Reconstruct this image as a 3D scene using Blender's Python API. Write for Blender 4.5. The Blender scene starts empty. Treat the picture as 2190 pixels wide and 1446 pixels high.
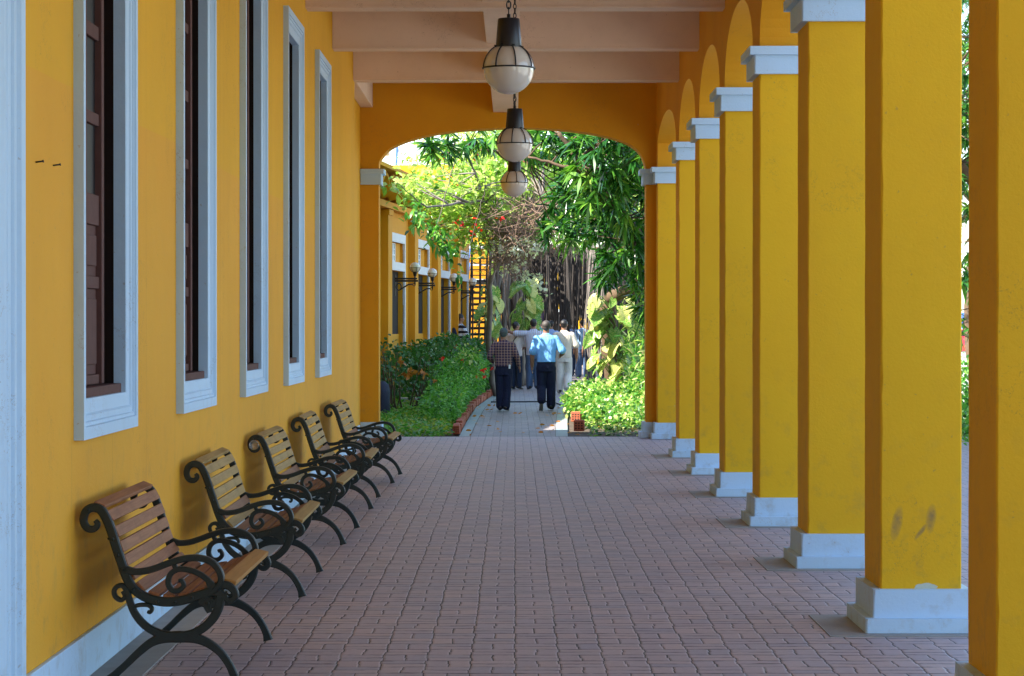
import bpy, bmesh, math, random
import numpy as np
from mathutils import Vector, Matrix, noise
R = math.radians
S = bpy.context.scene
rnd = random.Random(7)

# ------------------------------------------------------------------ camera
FPX, VX, VY, CH = 5300.0, 1101.0, 696.0, 1.62        # focal length in photo pixels, vanishing point, eye height
cd = bpy.data.cameras.new('camera'); cam = bpy.data.objects.new('camera', cd); S.collection.objects.link(cam)
S.camera = cam
cd.sensor_width = 36.0; cd.lens = 36.0 * FPX / 2190.0
cd.clip_start = 0.1; cd.clip_end = 2000
cam.location = (0, 0, CH)
cam.rotation_euler = (R(90) - math.atan((723 - VY) / FPX), 0, math.atan((VX - 1095) / FPX))
# ------------------------------------------------------------------ light
SUN_EL, SUN_AZ = 46.0, 205.0     # azimuth: direction TOWARDS the sun, measured counter-clockwise from +X
W = bpy.data.worlds.new('World'); S.world = W; W.use_nodes = True
wn = W.node_tree.nodes; wl = W.node_tree.links
sky = wn.new('ShaderNodeTexSky'); sky.sky_type = 'NISHITA'; sky.sun_disc = False
sky.sun_elevation = R(SUN_EL); sky.sun_rotation = R(90 - SUN_AZ)
sky.air_density = 1.0; sky.dust_density = 0.8; sky.ozone_density = 1.5
bg = wn['Background']; bg.inputs[1].default_value = 0.15
wl.new(sky.outputs[0], bg.inputs[0])
sl = bpy.data.lights.new('sun', 'SUN'); sl.energy = 5.0; sl.angle = R(0.5); sl.color = (1.0, 0.93, 0.82)
so = bpy.data.objects.new('sun', sl); S.collection.objects.link(so)
sd = Vector((math.cos(R(SUN_EL)) * math.cos(R(SUN_AZ)), math.cos(R(SUN_EL)) * math.sin(R(SUN_AZ)), math.sin(R(SUN_EL))))
so.rotation_euler = sd.to_track_quat('Z', 'Y').to_euler()
so.location = sd * 60
S.view_settings.view_transform = 'Standard'; S.view_settings.look = 'None'
S.view_settings.exposure = 1.86; S.view_settings.gamma = 1.0
S.render.engine = 'CYCLES'
S.cycles.max_bounces = 8; S.cycles.diffuse_bounces = 5; S.cycles.transparent_max_bounces = 8
S.cycles.use_denoising = True
S.cycles.sample_clamp_indirect = 8

# ------------------------------------------------------------------ helpers
def at(px, py, Y):
    """a pixel of the photograph as a point Y metres away"""
    return Vector(((px - VX) * Y / FPX, Y, CH + (VY - py) * Y / FPX))
def tag(o, label=None, cat=None, group=None, kind=None):
    if label: o['label'] = label
    if cat: o['category'] = cat
    if group: o['group'] = group
    if kind: o['kind'] = kind
    return o
def empty(name, loc=(0, 0, 0), rz=0.0):
    o = bpy.data.objects.new(name, None); S.collection.objects.link(o)
    o.location = loc; o.rotation_euler = (0, 0, rz); o.empty_display_size = 0.2
    return o
def link_mesh(name, me, parent=None):
    o = bpy.data.objects.new(name, me); S.collection.objects.link(o)
    if parent: o.parent = parent
    return o
def copy_tree(o, parent=None):
    c = o.copy(); S.collection.objects.link(c)
    if parent: c.parent = parent
    for ch in list(o.children): copy_tree(ch, c)
    return c

class MB:
    def __init__(s): s.v = []; s.f = []; s.sm = []; s.uv = None
    def add(s, vs, fs, smooth=False):
        b = len(s.v); s.v += [tuple(p) for p in vs]
        for f in fs: s.f.append(tuple(i + b for i in f)); s.sm.append(smooth)
    def box(s, x0, x1, y0, y1, z0, z1):
        v = [(x0,y0,z0),(x1,y0,z0),(x1,y1,z0),(x0,y1,z0),(x0,y0,z1),(x1,y0,z1),(x1,y1,z1),(x0,y1,z1)]
        s.add(v, [(0,3,2,1),(4,5,6,7),(0,1,5,4),(1,2,6,5),(2,3,7,6),(3,0,4,7)])
    def plaster(s, x0, x1, y0, y1, z0, z1, amp=0.003, step=0.12, seed=0):
        """an upright box whose arrises wander a little, like hand-finished plaster"""
        n = max(1, int((z1 - z0) / step)); rg = random.Random(seed * 31 + 5)
        rows = []
        off = [rg.uniform(0, 50) for _ in range(4)]
        for i in range(n + 1):
            z = z0 + (z1 - z0) * i / n; row = []
            c = [(x0,y0),(x1,y0),(x1,y1),(x0,y1)]; b = 0.012
            for k, (x, y) in enumerate(c):
                dx = amp * noise.noise(Vector((off[k], z * 3.1, 0))) * 1.6; dy = amp * noise.noise(Vector((off[k] + 9, z * 3.3, 3))) * 1.6
                sx = 1 if k in (1, 2) else -1; sy = 1 if k in (2, 3) else -1
                nb = b * (0.5 + 0.8 * abs(noise.noise(Vector((off[k], z * 7, 8)))))
                p1 = (x + dx - sx * nb, y + dy, z); p2 = (x + dx, y + dy - sy * nb, z)
                row += [p2, p1] if k in (0, 2) else [p1, p2]
            rows.append(row)
        v = [p for r in rows for p in r]; f = []
        for i in range(n):
            for k in range(8):
                a = i * 8 + k; b2 = i * 8 + (k + 1) % 8
                f.append((a, b2, b2 + 8, a + 8))
        f.append(tuple(reversed(range(8)))); f.append(tuple(range(n * 8, n * 8 + 8)))
        s.add(v, f)
    def tube(s, pts, rad, sides=8, cap=True, smooth=True, squash=1.0, up=None):
        pts = [Vector(p) for p in pts]; n = len(pts)
        if not hasattr(rad, '__len__'): rad = [rad] * n
        t0 = (pts[1] - pts[0]).normalized()
        a = Vector(up) if up else (Vector((0, 0, 1)) if abs(t0.z) < 0.9 else Vector((1, 0, 0)))
        u = (a - t0 * a.dot(t0)).normalized(); v = []
        for i in range(n):
            t = (pts[min(i + 1, n - 1)] - pts[max(i - 1, 0)])
            t = t.normalized() if t.length > 1e-9 else t0
            u = (u - t * u.dot(t)); u = u.normalized() if u.length > 1e-6 else t.orthogonal().normalized()
            w = t.cross(u)
            for k in range(sides):
                an = 2 * math.pi * k / sides
                v.append(pts[i] + (u * math.cos(an) * squash + w * math.sin(an)) * rad[i])
        f = [(i*sides+k, i*sides+(k+1)%sides, (i+1)*sides+(k+1)%sides, (i+1)*sides+k) for i in range(n-1) for k in range(sides)]
        if cap: f += [tuple(reversed(range(sides))), tuple(range((n-1)*sides, n*sides))]
        s.add(v, f, smooth)
    def lathe(s, prof, n=24, c=(0, 0, 0), smooth=True):
        v = []; m = len(prof)
        for (r, z) in prof:
            for k in range(n):
                a = 2 * math.pi * k / n; v.append((c[0] + r * math.cos(a), c[1] + r * math.sin(a), c[2] + z))
        f = [(i*n+k, i*n+(k+1)%n, (i+1)*n+(k+1)%n, (i+1)*n+k) for i in range(m-1) for k in range(n)]
        s.add(v, f, smooth)
    def ellipsoid(s, c, r, n=16, m=10, rot=None):
        c = Vector(c); v = []; rot = rot or Matrix.Identity(3)
        for i in range(m + 1):
            th = math.pi * i / m
            for k in range(n):
                a = 2 * math.pi * k / n
                v.append(c + rot @ Vector((r[0]*math.sin(th)*math.cos(a), r[1]*math.sin(th)*math.sin(a), r[2]*math.cos(th))))
        f = [(i*n+k, (i+1)*n+k, (i+1)*n+(k+1)%n, i*n+(k+1)%n) for i in range(m) for k in range(n)]
        s.add(v, f, True)
    def loft(s, secs, n=20, p=2.3):
        """secs: (centre, half width x, half depth y); horizontal superellipse sections"""
        v = []
        for (c, rx, ry) in secs:
            for k in range(n):
                a = 2 * math.pi * k / n; ca, sa = math.cos(a), math.sin(a)
                v.append((c[0] + rx * math.copysign(abs(ca) ** (2/p), ca), c[1] + ry * math.copysign(abs(sa) ** (2/p), sa), c[2]))
        m = len(secs)
        f = [(i*n+k, i*n+(k+1)%n, (i+1)*n+(k+1)%n, (i+1)*n+k) for i in range(m-1) for k in range(n)]
        f += [tuple(reversed(range(n))), tuple(range((m-1)*n, m*n))]
        s.add(v, f, True)
    def bar(s, pts, w, y0, y1, k=5):
        """a flat cast bar following a curve drawn in the XZ plane, w wide, from y0 to y1"""
        s.nb = getattr(s, 'nb', 0) + 1; y0 += 0.0006 * (s.nb % 5); y1 -= 0.0006 * (s.nb % 5)
        P = catmull([Vector((p[0], 0, p[1])) for p in pts], k); n = len(P)
        ws = w if hasattr(w, '__len__') else [w] * len(pts)
        q = [ws[min(int(i / k), len(ws) - 1)] * (1 - (i / k) % 1) + ws[min(int(i / k) + 1, len(ws) - 1)] * ((i / k) % 1) for i in range(n)]
        v = []; b = 0.16
        for i in range(n):
            t = (P[min(i+1, n-1)] - P[max(i-1, 0)]).normalized(); nn = Vector((-t.z, 0, t.x)); h = q[i] / 2 * 1.14
            ym = (y1 - y0) * b
            for (a, y) in ((-h, y0+ym), (-h, y1-ym), (-h*.72, y1), (h*.72, y1), (h, y1-ym), (h, y0+ym), (h*.72, y0), (-h*.72, y0)):
                v.append(P[i] + nn * a + Vector((0, y, 0)))
        f = [(i*8+k2, i*8+(k2+1)%8, (i+1)*8+(k2+1)%8, (i+1)*8+k2) for i in range(n-1) for k2 in range(8)]
        f += [tuple(reversed(range(8))), tuple(range((n-1)*8, n*8))]
        s.add(v, f, False)
    def mesh(s, name, mat):
        me = bpy.data.meshes.new(name); me.from_pydata(s.v, [], s.f)
        me.polygons.foreach_set('use_smooth', s.sm)
        if mat: me.materials.append(mat)
        me.update(); return me
    def build(s, name, mat, parent=None, bevel=0.0, seg=2):
        bm = bmesh.new(); me = s.mesh(name, mat); bm.from_mesh(me)
        bmesh.ops.recalc_face_normals(bm, faces=bm.faces); bm.to_mesh(me); bm.free()
        o = link_mesh(name, me, parent)
        if bevel:
            m = o.modifiers.new('bevel', 'BEVEL'); m.width = bevel; m.segments = seg; m.limit_method = 'ANGLE'; m.angle_limit = R(40)
        return o
def catmull(P, k=4, closed=False):
    out = []; n = len(P)
    for i in range(n - 1):
        p0, p1, p2, p3 = P[max(i-1, 0)], P[i], P[i+1], P[min(i+2, n-1)]
        for j in range(k):
            t = j / k
            out.append(0.5 * ((2*p1) + (p2-p0)*t + (2*p0-5*p1+4*p2-p3)*t*t + (3*p1-p0-3*p2+p3)*t**3))
    out.append(P[-1]); return out

# ------------------------------------------------------------------ materials
class NT:
    def __init__(s, name, rough=0.6, spec=0.5):
        s.m = bpy.data.materials.new(name); s.m.use_nodes = True; s.t = s.m.node_tree
        s.b = s.t.nodes['Principled BSDF']; s.b.inputs['Roughness'].default_value = rough
        s.b.inputs['Specular IOR Level'].default_value = spec
        s.out = s.t.nodes['Material Output']
    def n(s, typ, **kw):
        nd = s.t.nodes.new(typ)
        for k, v in kw.items(): setattr(nd, k, v)
        return nd
    def put(s, sock, v):
        if isinstance(v, bpy.types.NodeSocket): s.t.links.new(v, sock)
        else: sock.default_value = v
    def math(s, op, a, b=0.0, c=None, clamp=False):
        nd = s.n('ShaderNodeMath', operation=op, use_clamp=clamp); s.put(nd.inputs[0], a); s.put(nd.inputs[1], b)
        if c is not None: s.put(nd.inputs[2], c)
        return nd.outputs[0]
    def coord(s, which='Object'): return s.n('ShaderNodeTexCoord').outputs[which]
    def xyz(s, v):
        nd = s.n('ShaderNodeSeparateXYZ'); s.put(nd.inputs[0], v); return nd.outputs
    def noise(s, scale, detail=4, rough=0.55, vec=None, dist=0.0):
        nd = s.n('ShaderNodeTexNoise'); nd.inputs['Scale'].default_value = scale; nd.inputs['Detail'].default_value = detail
        nd.inputs['Roughness'].default_value = rough; nd.inputs['Distortion'].default_value = dist
        s.put(nd.inputs['Vector'], vec if vec is not None else s.coord()); return nd.outputs[0]
    def ramp(s, fac, stops):
        nd = s.n('ShaderNodeValToRGB'); s.put(nd.inputs[0], fac); e = nd.color_ramp.elements
        while len(e) < len(stops): e.new(0.5)
        for i, (p, c) in enumerate(stops): e[i].position = p; e[i].color = (*c, 1) if len(c) == 3 else c
        return nd.outputs[0]
    def mix(s, fac, a, b, mode='MIX'):
        nd = s.n('ShaderNodeMix', data_type='RGBA', blend_type=mode); s.put(nd.inputs[0], fac)
        s.put(nd.inputs[6], (*a, 1) if isinstance(a, tuple) else a); s.put(nd.inputs[7], (*b, 1) if isinstance(b, tuple) else b)
        return nd.outputs[2]
    def bump(s, h, strength=0.3, dist=0.01):
        nd = s.n('ShaderNodeBump'); nd.inputs['Strength'].default_value = strength; nd.inputs['Distance'].default_value = dist
        s.put(nd.inputs['Height'], h); s.t.links.new(nd.outputs[0], s.b.inputs['Normal'])
    def mapped(s, scale, vec=None, loc=(0, 0, 0)):
        nd = s.n('ShaderNodeMapping'); nd.inputs['Scale'].default_value = scale; nd.inputs['Location'].default_value = loc
        s.put(nd.inputs[0], vec if vec is not None else s.coord()); return nd.outputs[0]
    def col(s, c): s.put(s.b.inputs['Base Color'], (*c, 1) if isinstance(c, tuple) else c)

def plaster_mat(name, base, alt, repaint=None, smudge=False, rough=0.75, grime=0.7):
    m = NT(name, rough, 0.3)
    geo = m.n('ShaderNodeNewGeometry').outputs['Position']
    big = m.noise(0.9, 5, 0.6, geo); c = m.mix(m.math('MULTIPLY', m.math('SUBTRACT', big, 0.3, clamp=True), 1.8, clamp=True), base, alt)
    if repaint:
        p = m.xyz(geo); wob = m.noise(0.5, 2, 0.5, geo)
        up = m.math('GREATER_THAN', m.math('ADD', p[2], m.math('MULTIPLY', wob, 0.06)), 2.71)
        c = m.mix(up, c, m.mix(0.6, c, repaint))
        seam = m.math('PINGPONG', m.math('ADD', p[1], 0.13), 0.56)       # faint board seams under the paint
        c = m.mix(m.math('MULTIPLY', m.math('LESS_THAN', seam, 0.006), 0.22), c, (0.35, 0.16, 0.02))
    drift = m.noise(0.45, 4, 0.6, m.mapped((1, 1, 0.6), geo, (4, 1, 7)))
    c = m.mix(1.0, c, m.ramp(drift, [(0.3, (0.86, 0.85, 0.84)), (0.7, (1.0, 1.0, 1.0))]), 'MULTIPLY')
    ck = m.math('ABSOLUTE', m.math('SUBTRACT', m.noise(1.6, 7, 0.72, m.mapped((1, 1, 1), geo, (2, 5, 3))), 0.5))
    ck = m.math('MULTIPLY', m.math('LESS_THAN', ck, 0.0016), m.math('GREATER_THAN', m.noise(0.8, 2, 0.5, m.mapped((1, 1, 1), geo, (8, 2, 9))), 0.56))
    c = m.mix(m.math('MULTIPLY', ck, 0.5), c, (0.22, 0.13, 0.05))
    dirt = m.noise(5.5, 6, 0.7, geo)
    p = m.xyz(geo)
    low = m.math('SUBTRACT', 1.0, m.math('MULTIPLY', p[2], 0.75), clamp=True)
    d = m.math('MULTIPLY', m.math('MULTIPLY', m.math('SUBTRACT', dirt, 0.52, clamp=True), 3.0), m.math('MULTIPLY', m.math('ADD', low, 0.12), grime))
    c = m.mix(m.math('MINIMUM', d, 0.5), c, (0.28, 0.2, 0.08))
    spk = m.noise(38, 2, 0.5, geo)
    c = m.mix(m.math('MULTIPLY', m.math('GREATER_THAN', spk, 0.74), 0.35), c, (0.3, 0.2, 0.1))
    chip = m.math('GREATER_THAN', m.math('ADD', m.noise(7.0, 5, 0.7, geo), m.math('MULTIPLY', low, 0.05)), 0.775)
    c = m.mix(m.math('MULTIPLY', chip, 0.75), c, (0.52, 0.47, 0.36))
    streak = m.noise(1.0, 5, 0.6, m.mapped((14, 14, 0.7), geo))
    c = m.mix(m.math('MULTIPLY', m.math('SUBTRACT', streak, 0.5, clamp=True), 0.55), c, alt)
    if smudge:
        # two hand-wide grey rub marks on the face of this column
        o = m.xyz(m.coord())
        def stroke(cx, cz, lean, w, h):
            u = m.math('SUBTRACT', m.math('SUBTRACT', o[0], cx), m.math('MULTIPLY', m.math('SUBTRACT', o[2], cz), lean))
            v = m.math('SUBTRACT', o[2], cz)
            r = m.math('ADD', m.math('POWER', m.math('ABSOLUTE', m.math('DIVIDE', u, w)), 2.0), m.math('POWER', m.math('ABSOLUTE', m.math('DIVIDE', v, h)), 2.0))
            return m.math('SUBTRACT', 1.0, r, clamp=True)
        a = m.math('MAXIMUM', stroke(0.085, 0.575, 0.18, 0.032, 0.10), stroke(0.265, 0.60, 0.10, 0.030, 0.085))
        a = m.math('MAXIMUM', a, stroke(0.215, 0.535, 0.75, 0.018, 0.05))
        a = m.math('MULTIPLY', a, m.math('ADD', m.noise(30, 3, 0.6), 0.1))
        c = m.mix(m.math('MULTIPLY', a, 0.95, clamp=True), c, (0.16, 0.13, 0.10))
        pl = m.math('MULTIPLY', m.math('MULTIPLY', stroke(0.24, 0.235, 0.0, 0.085, 0.035), 3.0), m.noise(22, 3, 0.6))
        c = m.mix(m.math('GREATER_THAN', pl, 0.75), c, (0.55, 0.60, 0.50))
    m.col(c)
    h = m.math('ADD', m.math('MULTIPLY', m.noise(55, 5, 0.65, geo), 0.6), m.math('MULTIPLY', m.noise(6, 3, 0.5, geo), 0.9))
    m.bump(h, 0.28, 0.012)
    return m.m
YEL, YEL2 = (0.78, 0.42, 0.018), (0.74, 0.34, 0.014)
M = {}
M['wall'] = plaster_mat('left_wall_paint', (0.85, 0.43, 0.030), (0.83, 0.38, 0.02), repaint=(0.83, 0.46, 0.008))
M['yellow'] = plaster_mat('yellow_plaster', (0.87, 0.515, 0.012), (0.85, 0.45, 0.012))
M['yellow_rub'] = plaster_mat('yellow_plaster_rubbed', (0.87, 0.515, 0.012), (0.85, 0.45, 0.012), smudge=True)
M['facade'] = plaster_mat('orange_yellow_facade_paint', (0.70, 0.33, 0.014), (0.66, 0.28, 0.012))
M['yellow_shaded'] = plaster_mat('yellow_plaster_shaded', (0.78, 0.38, 0.012), (0.74, 0.32, 0.010))  # shaded copy of the column plaster, weaker light put into its colour
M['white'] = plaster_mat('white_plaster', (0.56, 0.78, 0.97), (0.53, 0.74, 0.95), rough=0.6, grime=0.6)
M['soffit'] = plaster_mat('cream_ceiling_paint', (0.92, 0.73, 0.57), (0.84, 0.64, 0.48), grime=1.2)
def simple(name, c, rough=0.5, metal=0.0, var=0.12, scale=8, bump=0.0, spec=0.5):
    m = NT(name, rough, spec); m.b.inputs['Metallic'].default_value = metal
    c2 = tuple(x * (1 - var * 2) for x in c)
    m.col(m.mix(m.noise(scale, 4, 0.6), c2, c))
    if bump: m.bump(m.noise(scale * 6, 4, 0.6), bump, 0.005)
    return m.m
M['concrete'] = simple('grey_concrete', (0.40, 0.40, 0.37), 0.8, var=0.2, scale=5, bump=0.3)
M['iron'] = simple('dark_green_cast_iron', (0.014, 0.028, 0.027), 0.45, var=0.25, scale=30, bump=0.35)
M['black'] = simple('black_metal', (0.012, 0.013, 0.018), 0.35, scale=20)
M['gap_shade'] = simple('gap_shade_black', (0.022, 0.014, 0.012), 0.8, spec=0.1)  # near-black stands for the shade inside the window gap
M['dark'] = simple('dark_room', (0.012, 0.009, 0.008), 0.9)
M['shutter'] = simple('brown_shutter_paint', (0.15, 0.075, 0.065), 0.7, scale=12, var=0.2, spec=0.12)
M['glass_dark'] = simple('dark_pane', (0.02, 0.02, 0.022), 0.45, spec=0.15)
M['trunk'] = simple('brown_bark', (0.16, 0.10, 0.055), 0.9, var=0.35, scale=9, bump=0.8)
M['root'] = simple('grey_vine_bark', (0.26, 0.22, 0.19), 0.9, var=0.3, scale=9, bump=0.6)
M['dark_root'] = simple('dark_hanging_roots', (0.055, 0.045, 0.04), 0.9, var=0.3, scale=5)
M['twig'] = simple('dry_twig', (0.30, 0.19, 0.13), 0.85, var=0.3, scale=3)
M['stalk'] = simple('green_stalk', (0.16, 0.28, 0.05), 0.6)
M['soil'] = simple('garden_soil', (0.10, 0.07, 0.045), 0.95, var=0.3, scale=3, bump=0.8)
M['brick_red'] = simple('red_clay', (0.50, 0.13, 0.06), 0.8, var=0.25, scale=14, bump=0.4)
M['skin'] = simple('brown_skin', (0.30, 0.145, 0.085), 0.5)
M['hair'] = simple('black_hair', (0.012, 0.010, 0.010), 0.5, scale=60, bump=0.5)
M['hair_grey'] = simple('greying_hair', (0.085, 0.07, 0.062), 0.6, scale=60, var=0.4, bump=0.5)
M['cap_grey'] = simple('grey_green_cap', (0.07, 0.095, 0.10), 0.8, scale=40)
M['shoe'] = simple('dark_shoe', (0.02, 0.017, 0.015), 0.4)
M['sole'] = simple('grey_brown_sole', (0.13, 0.11, 0.09), 0.8)
M['planter'] = simple('blue_black_cycad_bark', (0.035, 0.045, 0.09), 0.6, var=0.4, scale=30, bump=1.0)
M['board_purple'] = simple('violet_board', (0.16, 0.11, 0.32), 0.5)
M['pale_wall'] = simple('pale_cream_wall', (0.66, 0.56, 0.34), 0.8)
M['mauve_wall'] = simple('mauve_wall', (0.42, 0.30, 0.42), 0.8)
M['trim_white'] = simple('white_trim', (0.72, 0.76, 0.80), 0.6)
M['blue_rail'] = simple('blue_painted_rail', (0.10, 0.22, 0.55), 0.4)
M['tile_roof'] = simple('clay_tile_roof', (0.36, 0.16, 0.08), 0.85, var=0.3, scale=20, bump=0.5)
M['road'] = simple('sun_bleached_concrete_road', (0.50, 0.48, 0.44), 0.85, var=0.1, scale=1.5, bump=0.2)

def glass_globe():
    m = NT('opal_glass', 0.08, 0.6); m.col(m.mix(m.noise(3, 2), (0.62, 0.58, 0.50), (0.72, 0.69, 0.62)))
    m.b.inputs['Coat Weight'].default_value = 0.6; m.b.inputs['Subsurface Weight'].default_value = 0.15
    m.b.inputs['Subsurface Radius'].default_value = (0.05, 0.05, 0.05)
    return m.m
M['opal'] = glass_globe()

def slat_mat(name, a, b):
    m = NT(name, 0.6, 0.2)
    g = m.noise(1.0, 6, 0.65, m.mapped((60, 2.2, 60)), 0.6)
    w = m.noise(4, 3, 0.5)
    geo = m.n('ShaderNodeObjectInfo')
    c = m.mix(m.math('MULTIPLY', m.math('SUBTRACT', g, 0.25, clamp=True), 1.7, clamp=True), a, b)
    c = m.mix(m.math('MULTIPLY', m.math('SUBTRACT', w, 0.5, clamp=True), 1.6, clamp=True), c, tuple(x * 0.45 for x in a))
    m.col(c); m.bump(g, 0.15, 0.004); return m.m
M['slat_red'] = slat_mat('red_brown_slat', (0.22, 0.085, 0.04), (0.44, 0.20, 0.09))
M['slat_tan'] = slat_mat('tan_slat', (0.30, 0.185, 0.06), (0.50, 0.33, 0.12))
M['slat_gold'] = slat_mat('golden_slat', (0.34, 0.16, 0.045), (0.52, 0.28, 0.08))
M['slat_brown'] = slat_mat('brown_slat', (0.20, 0.095, 0.05), (0.36, 0.19, 0.10))

def paver_mat(name, W_, tints, joint=(0.035, 0.033, 0.04), stack=False, blue=0.0):
    """clay pavers in basket weave: squares of two bricks, turned every other square"""
    m = NT(name, 0.55, 0.45)
    geo = m.n('ShaderNodeNewGeometry').outputs['Position']; p = m.xyz(geo)
    wx = m.math('MULTIPLY', m.math('SUBTRACT', m.noise(4.0, 3, 0.6, geo), 0.5), 0.022)
    nz2 = m.noise(3.3, 4, 0.7, m.mapped((1, 1, 1), geo, (7, 3, 1)))
    wy = m.math('MULTIPLY', m.math('SUBTRACT', nz2, 0.5), 0.06)
    def wn1(v, o):
        cv_ = m.n('ShaderNodeCombineXYZ'); m.put(cv_.inputs[0], v); cv_.inputs[1].default_value = o
        w_ = m.n('ShaderNodeTexWhiteNoise'); m.put(w_.inputs[0], cv_.outputs[0]); return w_.outputs[0]
    row = m.math('FLOOR', m.math('DIVIDE', m.math('ADD', p[1], m.math('MULTIPLY', m.math('SUBTRACT', m.noise(1.3, 2, 0.5, geo), 0.5), 0.05)), W_ / 2))
    wx = m.math('ADD', wx, m.math('MULTIPLY', m.math('SUBTRACT', wn1(row, 3.1), 0.5), 0.011))
    X = m.math('DIVIDE', m.math('ADD', p[0], wx), W_); Y = m.math('DIVIDE', m.math('ADD', p[1], wy), W_)
    ix, iy = m.math('FLOOR', X), m.math('FLOOR', Y); fx, fy = m.math('FRACT', X), m.math('FRACT', Y)
    par = m.math('MODULO', m.math('ABSOLUTE', m.math('ADD', ix, iy)), 2.0)
    par = m.math('GREATER_THAN', par, 0.5)
    if stack: par = m.math('MULTIPLY', par, 0.0)
    def edge(f): return m.math('MULTIPLY', m.math('MINIMUM', f, m.math('SUBTRACT', 1.0, f)), W_)
    hx, hy = m.math('FRACT', m.math('MULTIPLY', fx, 2.0)), m.math('FRACT', m.math('MULTIPLY', fy, 2.0))
    def edge2(f): return m.math('MULTIPLY', m.math('MINIMUM', f, m.math('SUBTRACT', 1.0, f)), W_ / 2)
    inv = m.math('SUBTRACT', 1.0, par)
    dx = m.math('ADD', m.math('MULTIPLY', edge(fx), inv), m.math('MULTIPLY', edge2(hx), par))
    dy = m.math('ADD', m.math('MULTIPLY', edge2(hy), inv), m.math('MULTIPLY', edge(fy), par))
    # width of the joints varies from place to place; those running away from the camera are the wider
    vary = m.math('MULTIPLY', m.noise(2.6, 3, 0.6, geo), 0.0072)
    jx = m.math('LESS_THAN', dx, m.math('SUBTRACT', vary, 0.0004)); jy = m.math('LESS_THAN', dy, m.math('MULTIPLY', m.math('SUBTRACT', m.noise(5.5, 3, 0.7, geo), 0.34), 0.036))
    j = m.math('MAXIMUM', jx, jy)
    bx = m.math('ADD', ix, m.math('MULTIPLY', m.math('GREATER_THAN', fx, 0.5), m.math('MULTIPLY', par, 0.37)))
    by = m.math('ADD', iy, m.math('MULTIPLY', m.math('GREATER_THAN', fy, 0.5), m.math('MULTIPLY', inv, 0.37)))
    cv = m.n('ShaderNodeCombineXYZ'); m.put(cv.inputs[0], bx); m.put(cv.inputs[1], by)
    wnn = m.n('ShaderNodeTexWhiteNoise'); m.put(wnn.inputs[0], cv.outputs[0])
    c = m.ramp(wnn.outputs[0], [(i / (len(tints) - 1), t) for i, t in enumerate(tints)])
    patch = m.noise(0.8, 5, 0.6, geo)
    c = m.mix(m.math('MULTIPLY', m.math('SUBTRACT', patch, 0.35, clamp=True), 1.2, clamp=True), c, m.mix(0.45, c, (0.30, 0.30, 0.31)))
    fine = m.noise(24, 6, 0.7, geo)
    c = m.mix(m.math('MULTIPLY', m.math('SUBTRACT', fine, 0.45, clamp=True), 0.9, clamp=True), c, m.mix(0.35, c, (0.09, 0.07, 0.07)))
    sand = m.math('GREATER_THAN', m.noise(3.1, 2, 0.5, geo), 0.63)
    jc = m.mix(m.math('MULTIPLY', sand, 0.8), joint, (0.30, 0.30, 0.30))
    worn = m.noise(1.7, 6, 0.75, m.mapped((1, 0.5, 1), geo, (3, 9, 2)))
    c = m.mix(m.math('MULTIPLY', m.math('SUBTRACT', worn, 0.58, clamp=True), 2.2, clamp=True), c, m.mix(0.5, c, (0.13, 0.12, 0.13)))
    grit = m.math('GREATER_THAN', m.noise(60, 2, 0.5, geo), 0.76); c = m.mix(m.math('MULTIPLY', grit, 0.4), c, (0.6, 0.58, 0.55))
    c = m.mix(j, c, jc); m.col(c)
    prof = m.math('MINIMUM', m.math('MULTIPLY', m.math('MINIMUM', dx, dy), 90.0), 1.0)
    h = m.math('ADD', prof, m.math('MULTIPLY', fine, 0.35))
    h = m.math('ADD', h, m.math('MULTIPLY', wnn.outputs[0], 0.35))
    m.bump(h, 0.45, 0.006)
    m.put(m.b.inputs['Roughness'], m.math('ADD', 0.38, m.math('MULTIPLY', fine, 0.3)))
    return m.m
M['pavers'] = paver_mat('clay_pavers', 0.2135, [(0.48, 0.38, 0.385), (0.44, 0.37, 0.39), (0.52, 0.40, 0.38), (0.40, 0.35, 0.385), (0.55, 0.425, 0.40), (0.47, 0.39, 0.41)])
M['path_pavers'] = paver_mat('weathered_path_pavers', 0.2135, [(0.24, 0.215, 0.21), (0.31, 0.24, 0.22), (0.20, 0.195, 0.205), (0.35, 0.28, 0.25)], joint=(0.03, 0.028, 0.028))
M['edge_tile'] = paver_mat('grey_green_edge_tiles', 0.46, [(0.27, 0.33, 0.31), (0.30, 0.36, 0.33), (0.25, 0.30, 0.29)], stack=True)

def leaf_mat(name, stops, trans=0.45, rough=0.35):
    """stops: leaf colours, spread over the leaves by a per-leaf random value"""
    m = NT(name, rough, 0.45)
    a = m.n('ShaderNodeAttribute', attribute_name='rnd').outputs['Fac']
    c = m.ramp(a, [(i / (len(stops) - 1), s_) for i, s_ in enumerate(stops)])
    m.col(c)
    tr = m.n('ShaderNodeBsdfTranslucent'); m.put(tr.inputs[0], m.mix(0.55, c, m.mix(1.0, c, (1.6, 1.9, 0.5), 'MULTIPLY')))
    mx = m.n('ShaderNodeMixShader'); mx.inputs[0].default_value = trans
    m.t.links.new(m.b.outputs[0], mx.inputs[1]); m.t.links.new(tr.outputs[0], mx.inputs[2]); m.t.links.new(mx.outputs[0], m.out.inputs[0])
    return m.m
M['mango'] = leaf_mat('mango_leaf', [(0.012, 0.05, 0.010), (0.018, 0.08, 0.014), (0.03, 0.13, 0.018), (0.10, 0.26, 0.03), (0.30, 0.42, 0.07)], 0.3, 0.2)
M['bright'] = leaf_mat('light_green_leaf', [(0.05, 0.16, 0.02), (0.30, 0.46, 0.08), (0.55, 0.62, 0.22), (0.16, 0.32, 0.04), (0.72, 0.74, 0.42)], 0.5, 0.28)
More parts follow.
